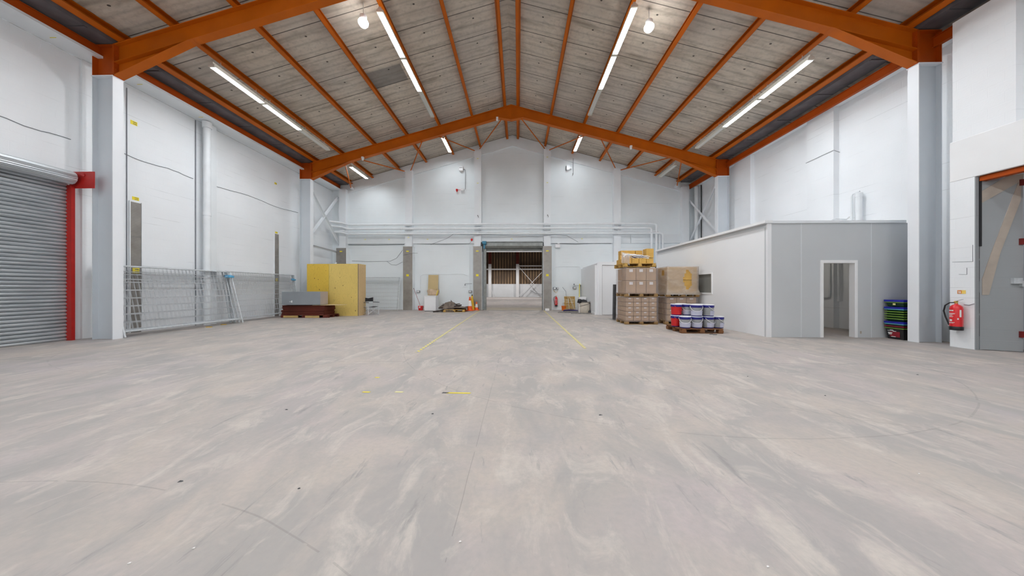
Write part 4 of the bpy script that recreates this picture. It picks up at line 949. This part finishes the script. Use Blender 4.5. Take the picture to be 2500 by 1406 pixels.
# buckets
def bucket_root(label, loc, body, rz):
    t = thing('bucket', label, 'bucket', loc, rz, 'plastic buckets on the dark pallet')
    m = MB(); m.lathe([(.138, 0), (.142, .01), (.152, .30)], n=28); m.build('pail', M[body], t)
    m = MB(); m.lathe([(.155, .262), (.161, .268), (.161, .336), (.155, .336)], n=28); m.build('rim', M['bblue'], t)
    m = MB(); m.lathe([(.163, .335), (.163, .350), (.150, .352), (.001, .348)], n=28); m.build('lid', M['white'], t)
    m = MB(); m.lathe([(.1395, 0), (.1425, 0.0), (.1435, .024)], n=28); m.build('base_band', M['bblue'], t)
    if body == 'bucket':
        m = MB(); n = 14; a0, a1 = -math.pi / 2 - 1.25, -math.pi / 2 + 1.25
        vs = [((.1445 + .033 * z / .3) * math.cos(a0 + (a1 - a0) * k / n), (.1445 + .033 * z / .3) * math.sin(a0 + (a1 - a0) * k / n), z) for z in (.03, .17) for k in range(n + 1)]
        m.add(vs, [(k, k + 1, n + 2 + k, n + 1 + k) for k in range(n)], True); m.build('label', M['blabel'], t)
    m = MB(); pts = []
    for k in range(17):
        a = math.pi * k / 16; pts.append((.165 * math.cos(a), -.165 * math.sin(a) - .01, .30 - .15 * math.sin(a)))
    m.tube(pts, .006, 6); m.build('handle', M['white'], t); return t
bg = bucket_root('grey blue lidded bucket, front row left on the dark pallet', (5.05, 9.06, .146), 'bucket', R(-25))
Bk = [((5.39, 9.06, .146), -25, 'front row second from left on the dark pallet'), ((5.74, 9.06, .146), 30, 'front row third from left on the dark pallet'), ((6.04, 9.08, .146), 60, 'front row rightmost on the dark pallet'),
      ((5.31, 9.39, .146), -20, 'middle row inner bucket under the upper layer'), ((5.64, 9.40, .146), 10, 'middle row inner bucket right of centre'), ((5.28, 9.71, .146), 10, 'back row bottom bucket, left of centre'), ((5.61, 9.73, .146), 10, 'back row bottom bucket, right of centre'),
      ((5.39, 9.06, .500), -25, 'upper layer front bucket with its handle forward'), ((5.75, 9.08, .500), 60, 'upper layer rightmost bucket with its seam forward'), ((5.31, 9.39, .500), -25, 'upper layer bucket between the red and the front grey one'), ((5.28, 9.71, .500), 60, 'upper layer bucket at the back beside the red one'), ((5.64, 9.41, .500), 10, 'upper layer bucket behind the front ones')]
for loc, rz, lb in Bk: dup(bg, loc, R(rz), 'grey blue lidded bucket, ' + lb)
br_ = bucket_root('red white lidded bucket, lower one at the left edge of the dark pallet', (4.97, 9.40, .146), 'redpl', R(40))
kids(br_)[1].data = kids(br_)[1].data.copy(); kids(br_)[1].data.materials[0] = M['redpl']; kids(br_)[3].data = kids(br_)[3].data.copy(); kids(br_)[3].data.materials[0] = M['redpl']
dup(br_, (4.97, 9.40, .500), R(40), 'red white lidded bucket, upper one at the left edge of the dark pallet')
m = MB(); m.tube([(5.55, 8.70, .01), (5.62, 8.66, .02), (5.60, 8.62, .01), (5.70, 8.60, .01)], .008, 5); solo(m, 'scrap', M['black'], 'dark scrap on the floor before the bucket pallet', 'debris')

# ------------------------------------------------------------------ crate, board stack, locker, chair
t = thing('plywood_crate', 'large yellow plywood crate standing before the end wall', 'crate', (-8.98, 14.12, 0))
m = MB(); m.box(-1.26, -.18, 0, .012, 0, 2.50); m.build('front_sheet', M['plyy'], t); m = MB(); m.box(-.175, 1.24, -.004, .012, 0, 2.51); m.build('front_sheet', M['ply'], t)
m = MB(); m.box(1.228, 1.26, .0, .70, .0, 2.50); m.build('side_sheet', M['plye'], t); m = MB(); m.box(-1.26, -1.24, .012, .70, 0, 2.5); m.build('side_sheet', M['plye'], t)
m = MB(); m.box(-1.26, 1.26, .0, .72, 2.50, 2.52); m.build('top_sheet', M['ply'], t); m = MB(); m.box(-1.24, 1.228, .69, .70, 0, 2.5); m.build('back_sheet', M['ply'], t)
m = MB(); m.box(-.178, -.174, -.006, -.003, 0, 2.5); m.box(1.24, 1.262, -.006, -.002, 0, 2.51); m.build('joint_strip', M['dgrey'], t)
# pallet and boards
bp_ = pallet_root('red brown pallet under the stack of dark boards', (-9.68, 13.60, 0), 0, 'palrest'); bp_.scale = (1.83, .82, .9)
m = MB(); m.box(-10.6, -9.95, 13.12, 13.17, .01, .10); m.box(-9.6, -8.98, 13.12, 13.17, .01, .10); solo(m, 'timber_bearer', M['bearer'], 'pale timber bearer along the front of the red brown pallet', 'timber')
zz = .131; k = 0
rr = random.Random(3)
bn = ['lowest', 'second lowest', 'third', 'fourth', 'fifth', 'sixth', 'seventh', 'eighth', 'ninth', 'topmost']
while zz < .56:
    h = .043; dx = rr.uniform(-.05, .05); m = MB(); m.box(-10.72 + dx, -8.78 + dx * .6, 13.17 + rr.uniform(0, .04), 13.98, zz, zz + h - .003)
    solo(m, 'dark_board', M['palrest'], f'dark red brown board in the stack under the grey locker, {bn[k]}', 'board', 'dark board stack'); zz += h; k += 1
m = MB(); m.add([(-9.25, 13.10, zz + .004), (-8.15, 13.35, zz + .004), (-8.05, 13.75, zz + .004), (-9.0, 13.95, zz + .004), (-9.25, 13.10, zz + .016), (-8.15, 13.35, zz + .016), (-8.05, 13.75, zz + .016), (-9.0, 13.95, zz + .016)], [(0, 3, 2, 1), (4, 5, 6, 7), (0, 1, 5, 4), (1, 2, 6, 5), (2, 3, 7, 6), (3, 0, 4, 7)])
solo(m, 'plywood_offcut', M['offcut'], 'pale plywood offcut jutting out over the dark boards', 'board')
t = thing('metal_locker', 'grey metal locker lying on the stack of dark boards', 'locker', (-9.76, 13.36, zz + .025), R(1.5))
m = MB(); m.box(-.86, .86, -.29, .29, 0, .60); bevel(m.build('body', M['locker'], t), .008); m = MB(); m.box(-.85, .855, -.297, -.285, .02, .57); bevel(m.build('door', M['locker'], t), .004)
m = MB(); m.box(.86, .866, -.28, .28, .01, .59); m.build('end_panel', M['lockend'], t)
m = MB(); m.box(-.50, -.40, -.31, -.295, .14, .16); m.box(-.42, -.38, -.31, -.295, .11, .20); m.build('handle', M['white'], t)
# director's chair
t = thing('folding_chair', 'folding chair with black canvas and aluminium frame beside the crate', 'chair', (-7.42, 14.75, 0), R(-35))
for y in (-.27, .27):
    for x in (-.26, .24):
        m = MB(); m.cyl((x, y, 0), (x, y, .62 if x > 0 else .88), .017, 8); m.build('leg', M['alu'], t)
    m = MB(); m.bar((-.27, y, .63), (.27, y, .63), .045, .025); m.build('armrest', M['black'], t)
    for z_, r_ in ((.04, .011), (.42, .013)): m = MB(); m.cyl((-.26, y, z_), (.24, y, z_), r_, 6); m.build('side_rail', M['alu'], t)
for x in (-.22, .22):
    m = MB(); m.cyl((x, -.26, .06), (x, .26, .40), .010, 6); m.cyl((x, .26, .06), (x, -.26, .40), .010, 6); m.build('cross_brace', M['alu'], t)
m = MB(); m.strip([(-.26, .42), (-.13, .40), (0, .39), (.13, .40), (.26, .42)], -.22, .22, 'x'); sd_ = m.build('seat', M['black'], t); sd_.modifiers.new('s', 'SOLIDIFY').thickness = .008
m = MB(); m.add([(-.27, -.29, .66), (-.24, 0, .665), (-.27, .29, .66), (-.27, .29, .88), (-.25, 0, .83), (-.27, -.29, .88)], [(0, 1, 4, 5), (1, 2, 3, 4)]); b_ = m.build('backrest', M['black'], t); b_.modifiers.new('s', 'SOLIDIFY').thickness = .012

# ------------------------------------------------------------------ along the end wall, left of the opening
t = thing('mop_bucket', 'small red plastic mop bucket by the treadplate post', 'bucket', (-5.90, 17.80, 0))
m = MB(); m.prism([(-.11, 0), (.11, 0), (.14, .27), (-.14, .27)], -.11, .11); bevel(m.build('pail', M['redpl'], t), .015); m = MB(); m.box(-.07, .01, -.125, -.118, .14, .24); m.build('wringer_label', M['refl'], t)
t = thing('mop', 'mop with dark handle leaning from the red bucket to the post', 'mop', (-5.93, 17.78, .28))
m = MB(); m.cyl((0, 0, 0), (-.42, .1, 1.02), .011, 8); m.build('handle', M['wine'], t); m = MB(); m.cyl((-.44, .105, 1.07), (-.42, .10, 1.0), .016, 8); m.build('grip', M['black'], t); m = MB(); m.lathe([(.06, -.12), (.07, -.05), (.02, .02)], n=10); m.build('mop_head', M['refl'], t)
t = thing('white_cabinet', 'low white cabinet with lid standing against the end wall', 'cabinet', (-5.10, 17.28, 0))
m = MB(); m.box(-.34, .34, -.28, .32, .03, .86); bevel(m.build('body', M['white'], t), .01); m = MB(); m.box(-.36, .36, -.30, .34, .86, .91); bevel(m.build('top', M['white'], t), .008); m = MB(); m.box(-.33, .33, -.295, -.28, .06, .84); bevel(m.build('door', M['white'], t), .004); m = MB(); m.box(-.32, .32, -.26, .3, 0, .03); m.build('plinth', M['dgrey'], t)
m = MB(); m.obox((-5.23, 18.02, 1.09), .62, .02, 2.14, Matrix.Rotation(R(-7), 3, 'X')); solo(m, 'cardboard_sheet', M['tan'], 'tall tan cardboard sheet propped behind the white cabinet', 'cardboard')
t = thing('paper_sack', 'open paper sack of timber offcuts on the white cabinet', 'sack', (-4.98, 17.25, .912))
m = MB(); vs = []; n = 20
for j, (z, r) in enumerate(((0, .20), (.10, .25), (.22, .27), (.34, .27))):
    for k in range(n):
        a = 2 * math.pi * k / n; q = r * (1 + .08 * math.sin(a * 7 + j)); vs.append((q * 1.25 * math.cos(a), q * .7 * math.sin(a), z + (.05 * math.sin(a * 3 + 1) if j == 3 else 0)))
m.add(vs, [(j * n + k, j * n + (k + 1) % n, (j + 1) * n + (k + 1) % n, (j + 1) * n + k) for j in range(3) for k in range(n)] + [tuple(range(n))], True); m.build('sack', pm('pale_kraft_paper', (.60, .45, .31), .8, var=.15, bump=.01), t)
m = MB()
for k in range(9): a = random.uniform(-.2, .2); m.bar((a, random.uniform(-.1, .1), .05), (a + random.uniform(-.08, .08), random.uniform(-.1, .1), random.uniform(.3, .42)), .05, .02)
m.build('offcut_bundle', M['offcut'], t); m = MB(); m.bar((.22, -.15, 0), (.30, -.1, .30), .04, .03); m.build('yellow_tool', M['yellow'], t)
# carpet pile on a pallet
cp = pallet_root('yellow pallet under the pile of carpet offcuts', (-3.62, 16.92, 0), R(4), 'palletlt')
t = thing('carpet_pile', 'heap of grey brown carpet offcuts on the yellow pallet', 'carpet', (-3.75, 16.95, .15), 0)
def sheet(f, nu=16, nv=8, th=.03):
    m = MB(); vs = [f(i / nu, j / nv) for j in range(nv + 1) for i in range(nu + 1)]
    m.add(vs, [(j * (nu + 1) + i, j * (nu + 1) + i + 1, (j + 1) * (nu + 1) + i + 1, (j + 1) * (nu + 1) + i) for j in range(nv) for i in range(nu)], True); return m
def put(m, name, mat, th=.03):
    o = m.build(name, mat, t); s_ = o.modifiers.new('s', 'SOLIDIFY'); s_.thickness = th; return o
put(sheet(lambda u, v: (-.75 + 1.55 * u, -.35 + .8 * v, .03 + .05 * math.sin(u * 7) * v + .02 * math.sin(v * 9))), 'carpet_layer', M['carpetdk'], .06)
put(sheet(lambda u, v: (-.70 + 1.35 * u, -.30 + .7 * v, .11 + .05 * math.sin(u * 5 + 1) + .02 * math.sin(v * 7))), 'carpet_layer', M['carpet'], .05)
put(sheet(lambda u, v: (-.62 + 1.05 * u, -.2 + .55 * v, .20 + .03 * math.sin(u * 6 + 2))), 'carpet_layer', M['carpetdk'], .07)
put(sheet(lambda u, v: (-.60 + .95 * u, -.1 + .4 * v, .285 + .02 * math.sin(u * 8))), 'carpet_layer', M['carpet'], .04)
put(sheet(lambda u, v: (-.45 + .55 * u + .14 * (1 - v) * (u - .5), -.56 + .50 * v, -.12 + .56 * v ** .8 - .16 * abs(u - .55) * v), 10, 10), 'carpet_fold', M['carpet'], .03)
put(sheet(lambda u, v: (-.12 + .5 * u * (1 - v * .9), -.10 + .1 * v, .30 + .22 * v - .1 * u), 8, 8), 'carpet_peak', M['carpetdk'], .03)
put(sheet(lambda u, v: (-1.0 + .62 * u, -.62 + .3 * v, -.12 + .14 * u + .02 * math.sin(u * 9))), 'carpet_fold', M['carpetdk'], .05)
put(sheet(lambda u, v: (-.25 + 1.1 * u, -.50 + .5 * v, .10 + .05 * math.sin(u * 3.1) - .03 * (1 - v))), 'carpet_layer', M['carpet'], .03)
# cones
def cone_(label, loc, h, lo, hi, mid, tipm, base=True, s=1):
    t = thing('traffic_cone', label, 'traffic cone', loc, 0, 'traffic cones by the roller door')
    r = lambda z: .155 * s * (1 - z / h) + .035 * s * (z / h)
    def seg(a, b, nm, mt, e=0): m = MB(); m.lathe([(r(a * h) + e, a * h), (r(b * h) + e, b * h)], n=20); m.build(nm, M[mt], t)
    seg(.03, .34, 'lower_body', lo); seg(.34, .74, 'reflective_sleeve', mid, .003); seg(.74, .93, 'upper_body', hi); seg(.93, 1.0, 'tip', tipm)
    if base: m = MB(); m.box(-.22 * s, .22 * s, -.22 * s, .22 * s, 0, .03); bevel(m.build('base', M['conor'], t), .01)
cone_('tall orange traffic cone with white sleeve left of the roller door', (-2.80, 17.08, .035), .80, 'conor', 'conor', 'refl', 'conor')
cone_('tall dirty yellow cone with black tip behind the orange cone', (-2.74, 17.52, .03), .93, 'conyl', 'conyl', 'conyl', 'black')
cone_('short traffic cone with white sleeve beside the roller door', (-2.48, 17.55, .03), .50, 'conor', 'conor', 'refl', 'conor', True, .75)
t = thing('road_barrier_foot', 'dark low road barrier foot with yellow top among the cones', 'barrier', (-2.70, 17.70, .0)); m = MB(); m.box(-.35, .3, -.1, .12, 0.0, .20); bevel(m.build('foot', M['carpetdk'], t), .03); m = MB(); m.box(-.05, .2, -.12, .08, .20, .26); m.build('reflector_top', M['conyl'], t)
m = MB(); m.lathe([(.40, 0), (.42, .01), (.42, .025), (.38, .03)], (-2.75, 17.25, 0), 28); solo(m, 'round_board', M['tan_plain'], 'round tan board on the floor under the traffic cones', 'board')

# ------------------------------------------------------------------ right of the opening
m = MB(); m.box(1.62, 1.86, 17.72, 17.86, 0, .12); solo(m, 'white_block', M['lintel'], 'small white block at the foot of the post right of the roller door', 'block')
t = thing('orange_bucket', 'orange plastic bucket on the floor right of the extinguisher', 'bucket', (2.74, 17.78, 0)); m = MB(); m.lathe([(.12, 0), (.15, .25), (.165, .27), (.15, .275)], n=20); m.build('pail', M['orpl'], t); m = MB(); m.tube([(.15 * math.cos(a), -.02, .27 + .1 * math.sin(a)) for a in [math.pi * q / 8 for q in range(9)]], .005, 5); m.build('handle', M['galv'], t)
t = thing('spray_bottle', 'clear white bottle standing behind the orange bucket', 'bottle', (2.83, 18.02, .0)); m = MB(); m.lathe([(.05, 0), (.055, .30), (.02, .40), (.02, .44)], n=14); m.build('body', M['refl'], t); m = MB(); m.lathe([(.025, .44), (.025, .50), (.01, .51)], n=10); m.build('cap', M['white'], t)
up = pallet_root('small yellow pallet standing upright against the end wall', (3.08, 17.85, .43), 0, 'palletlt'); up.scale = (.52, .80, 1); up.rotation_euler = (R(82), 0, 0)
for x0, x1, lb in ((2.96, 2.98, 'left'), (3.05, 3.34, 'right')):
    m = MB(); m.bar((x0, 17.66, .83), ((x0 + .06) if lb == 'left' else x1, 17.50, .02), .07, .012, (1, 0, 0)); solo(m, 'white_board_strip', M['white'], f'{lb} white strip leaning on the upright pallet', 'board')
m = MB(); m.tube([(2.96, 18.02, .01), (2.92, 18.05, .80), (2.90, 18.1, 1.14), (2.72, 18.12, 1.38)], .010, 6); m.bar((2.90, 18.1, 1.14), (2.70, 18.12, 1.40), .05, .02); solo(m, 'long_brush', M['cable'], 'grey angled brush handle rising behind the upright pallet', 'brush')
m = sheet(lambda u, v: (2.60 + .95 * u, 16.95 + .28 * v, .05 + .05 * math.sin(u * 3 + .5) + .10 * max(0, u - .85) * 6 * .5 + .03 * math.sin(v * 6)), 18, 6); o = solo(m, 'tarpaulin', M['navy'], 'crumpled navy tarpaulin on the floor before the upright pallet', 'tarpaulin'); s_ = o.modifiers.new('s', 'SOLIDIFY'); s_.thickness = .05
for x0, x1, y0, y1, z, lb in ((2.15, 3.55, 16.0, 16.8, .0, 'lower'), (2.75, 3.85, 15.4, 16.1, .0, 'front'), (2.5, 3.6, 16.1, 16.7, .035, 'upper')):
    m = MB(); m.prism([(x0, y0 + .1), (x1, y0), (x1 - .05, y1), (x0 + .15, y1 - .05)], z + .001, z + .03, 'z'); solo(m, 'flat_board', M['slab'], f'grey flat board on the floor right of the roller door, {lb} one', 'board', 'grey flat boards')
t = thing('garden_bag', 'round beige pop up garden bag with dark spiral band', 'bag', (3.56, 16.02, 0))
m = MB(); m.lathe([(.27, 0.0), (.285, .03), (.29, .25), (.285, .5), (.275, .60)], n=28); m.build('canvas', M['beige'], t)
m = MB(); m.tube([(.293 * math.cos(a), .293 * math.sin(a), .12 + .42 * ((a / (2 * math.pi)) % 1) if False else .10 + .075 * a) for a in [q * .35 - 3.0 + 3.0 for q in range(19)]], .009, 6); m.tube([(.29 * math.cos(a), .29 * math.sin(a), .585) for a in [q * math.pi / 8 for q in range(17)]], .010, 6); m.build('spiral_band', M['black'], t)
m = MB(); m.box(-.30, -.262, -.12, .12, .02, .5); m.build('side_pocket', M['refl'], t)
m = MB(); bpts = []
m.lathe([(.02, .56), (.22, .58), (.20, .66), (.10, .72), (.005, .74)], (-.05, -.02, 0), 16); m.lathe([(.01, .60), (.14, .62), (.10, .80), (.005, .82)], (-.26, -.08, -.06), 12); m.build('black_rubbish', M['black'], t)
t = thing('white_box', 'small white box standing behind the garden bag', 'box', (3.62, 16.85, 0)); m = MB(); m.box(-.20, .20, -.15, .15, 0, .84); bevel(m.build('body', M['white'], t), .01)
t = thing('yellow_level', 'long yellow spirit level leaning on the wall behind the garden bag', 'spirit level', (3.72, 17.7, .0)); m = MB(); m.bar((-.10, 0, 0), (.03, .45, 1.60), .075, .03, (1, 0, 0)); m.build('body', M['yellow'], t); m = MB(); m.bar((-.03, .16, .6), (-.01, .24, .85), .03, .04, (1, 0, 0)); m.build('vial', M['lime'], t)
m = MB(); m.cyl((3.83, 18.0, 0), (3.82, 18.22, 1.55), .016, 8); m.cyl((3.815, 18.19, 1.42), (3.82, 18.21, 1.55), .03, 8); solo(m, 'grey_pole', M['cable'], 'thin grey pole leaning beside the yellow spirit level', 'pole')
m = MB(); m.cyl((3.80, 15.75, .09), (3.80, 16.3, .085), .08, 12); solo(m, 'black_roll', M['dgrey'], 'short dark roll on the floor beside the annexe wall', 'roll')
m = MB(); m.box(3.80, 3.845, 16.2, 16.26, .0, .55); solo(m, 'thin_plank', M['dgrey'], 'dark slat leaning on the annexe wall', 'slat')

# ------------------------------------------------------------------ far hall contents
for x, lb in ((-4.2, 'left'), (-.1, 'right')):
    t = thing('far_column', f'pale steel column with rust red top in the far hall, {lb} one', 'column', (x, 43.9, 0), 0, 'far hall columns')
    m = MB(); m.box(-.22, .22, -.15, .15, 0, 4.9); m.build('shaft', M['lintel'], t); m = MB(); m.box(-.22, .22, -.15, .15, 4.9, 9.9); m.build('top', M['far_orange'], t)
for x0, x1, z, lb in ((-8, -.32, 4.05, 'left'), (.12, 7, 4.55, 'upper right'), (.12, 7, 4.05, 'lower right')):
    m = MB(); m.box(x0, x1, 43.9, 44.0, z, z + .16); solo(m, 'far_rail', M['lintel'], f'pale horizontal rail in the far hall, {lb} one', 'rail', 'far hall rails')
for a, b, lb in (((.15, 4.4), (3.9, .1), 'falling right'), ((3.8, 4.0), (.15, .2), 'falling left')):
    m = MB(); yb = 43.62 if lb == 'falling right' else 43.48; m.bar((a[0], yb, a[1]), (b[0], yb, b[1]), .13, .06); solo(m, 'far_brace', M['lintel'], f'pale diagonal brace in the far hall, {lb}', 'brace', 'far hall braces')
m = MB(); m.bar((-3.55, 43.6, 0), (-3.9, 43.7, 1.0), .12, .08); solo(m, 'leaning_plank', M['lintel'], 'short white plank leaning by the left far column', 'plank')
m = MB()
for k in range(7): m.box(4.0 + k * .25, 4.2 + k * .25, 43.2, 43.6, 0, .12 + .06 * (k % 3))
solo(m, 'rubble_heap', M['dgrey'], 'low dark heap at the foot of the far hall wall', 'heap')
m = MB(); m.tube([(1.8, 44.1, 1.0), (2.6, 44.1, .55), (3.6, 44.1, .4), (4.6, 44.1, .45)], .025, 5); solo(m, 'cable', M['dgrey'], 'dark cable sagging on the far hall wall', 'cable')

# ------------------------------------------------------------------ floor tape and debris
m = MB(); m.add([(-2.16, 6.15, .002), (-2.09, 6.15, .002), (-2.26, 17.7, .002), (-2.33, 17.7, .002), (-2.16, 6.15, .004), (-2.09, 6.15, .004), (-2.26, 17.7, .004), (-2.33, 17.7, .004)], [(0, 3, 2, 1), (4, 5, 6, 7), (0, 1, 5, 4), (1, 2, 6, 5), (2, 3, 7, 6), (3, 0, 4, 7)])
solo(m, 'floor_tape', M['tape'], 'left strip of striped hazard tape running to the roller door', 'tape', 'floor hazard tape')
m = MB(); m.add([(1.46, 6.62, .002), (1.53, 6.62, .002), (1.57, 17.7, .002), (1.50, 17.7, .002), (1.46, 6.62, .004), (1.53, 6.62, .004), (1.57, 17.7, .004), (1.50, 17.7, .004)], [(0, 3, 2, 1), (4, 5, 6, 7), (0, 1, 5, 4), (1, 2, 6, 5), (2, 3, 7, 6), (3, 0, 4, 7)])
solo(m, 'floor_tape', M['tape'], 'right strip of striped hazard tape running to the roller door', 'tape', 'floor hazard tape')
for x0, x1, y, mt, lb in ((-.92, -.62, 3.77, 'yellow', 'longest yellow tape remnant in the middle'), (-.98, -.90, 3.775, 'dgrey', 'dark end of the longest tape remnant'), (-2.02, -1.93, 3.78, 'yellow', 'leftmost short yellow tape remnant'), (-1.60, -1.50, 3.79, 'cream', 'pale tape remnant between two yellow ones'), (-2.16, -2.10, 4.40, 'yellow', 'single yellow tape scrap nearest the left tape strip')):
    m = MB(); m.prism([(x0, y), (x1, y - .005), (x1 + .015, y + .022), (x0 + .01, y + .028)], .001, .004, 'z'); solo(m, 'tape_remnant', M[mt], lb + ' on the floor', 'tape', 'tape remnants')
deb = [(-1.217, 4.571), (-2.568, 3.227), (-.92, 3.152), (3.498, 4.585), (3.848, 3.786), (.87, 3.162), (-1.474, 1.958), (6.207, 4.727), (-2.359, 2.015)]
dl = ['left of centre beyond the tape remnants', 'in the left foreground', 'just below the tape remnants', 'right of centre', 'on the right middle floor', 'right of the centre joint', 'in the near left foreground', 'far right by the pier', 'near left edge of the foreground']
for k, (x, y) in enumerate(deb):
    m = MB(); r = .022; n = 6
    r = .010 + .004 * (k % 3)
    vs = [(x + r * (1.4 if k % 2 else 1) * math.cos(a) * random.uniform(.5, 1.3), y + r * math.sin(a) * random.uniform(.4, 1), .001) for a in [2 * math.pi * q / n for q in range(n)]]
    m.add(vs + [(x, y, .008)], [tuple(range(n))[::-1]] + [(q, (q + 1) % n, n) for q in range(n)]); solo(m, 'debris_chip', M['dgrey'], 'tiny dark chip lying on the floor ' + dl[k], 'debris', 'floor chips')
wl = [(-.315, 1.56), (-1.91, 1.404), (-1.686, 1.492), (1.2, 1.45), (2.9, 2.2)]
ll = ['at the bottom centre', 'at the bottom left', 'at the bottom left, slightly nearer the middle', 'at the bottom right of centre', 'in the right foreground']
for k, (x, y) in enumerate(wl):
    m = MB(); m.prism([(x, y), (x + .013, y + .003), (x + .011, y + .009), (x + .003, y + .008)], .001, .005, 'z'); solo(m, 'debris_chip', M['refl'], 'tiny white chip lying on the floor ' + ll[k], 'debris', 'floor chips')
for (x, y, lb) in ((-10.7, 9.9, 'under the foremost fence panel'), (-10.9, 10.6, 'beside the foot of the rainwater pipe')):
    m = MB(); m.prism([(x, y), (x + .16, y + .03), (x + .14, y + .09), (x + .02, y + .07)], .001, .02, 'z'); solo(m, 'debris_scrap', M['conyl'], 'yellow brown scrap on the floor ' + lb, 'debris')
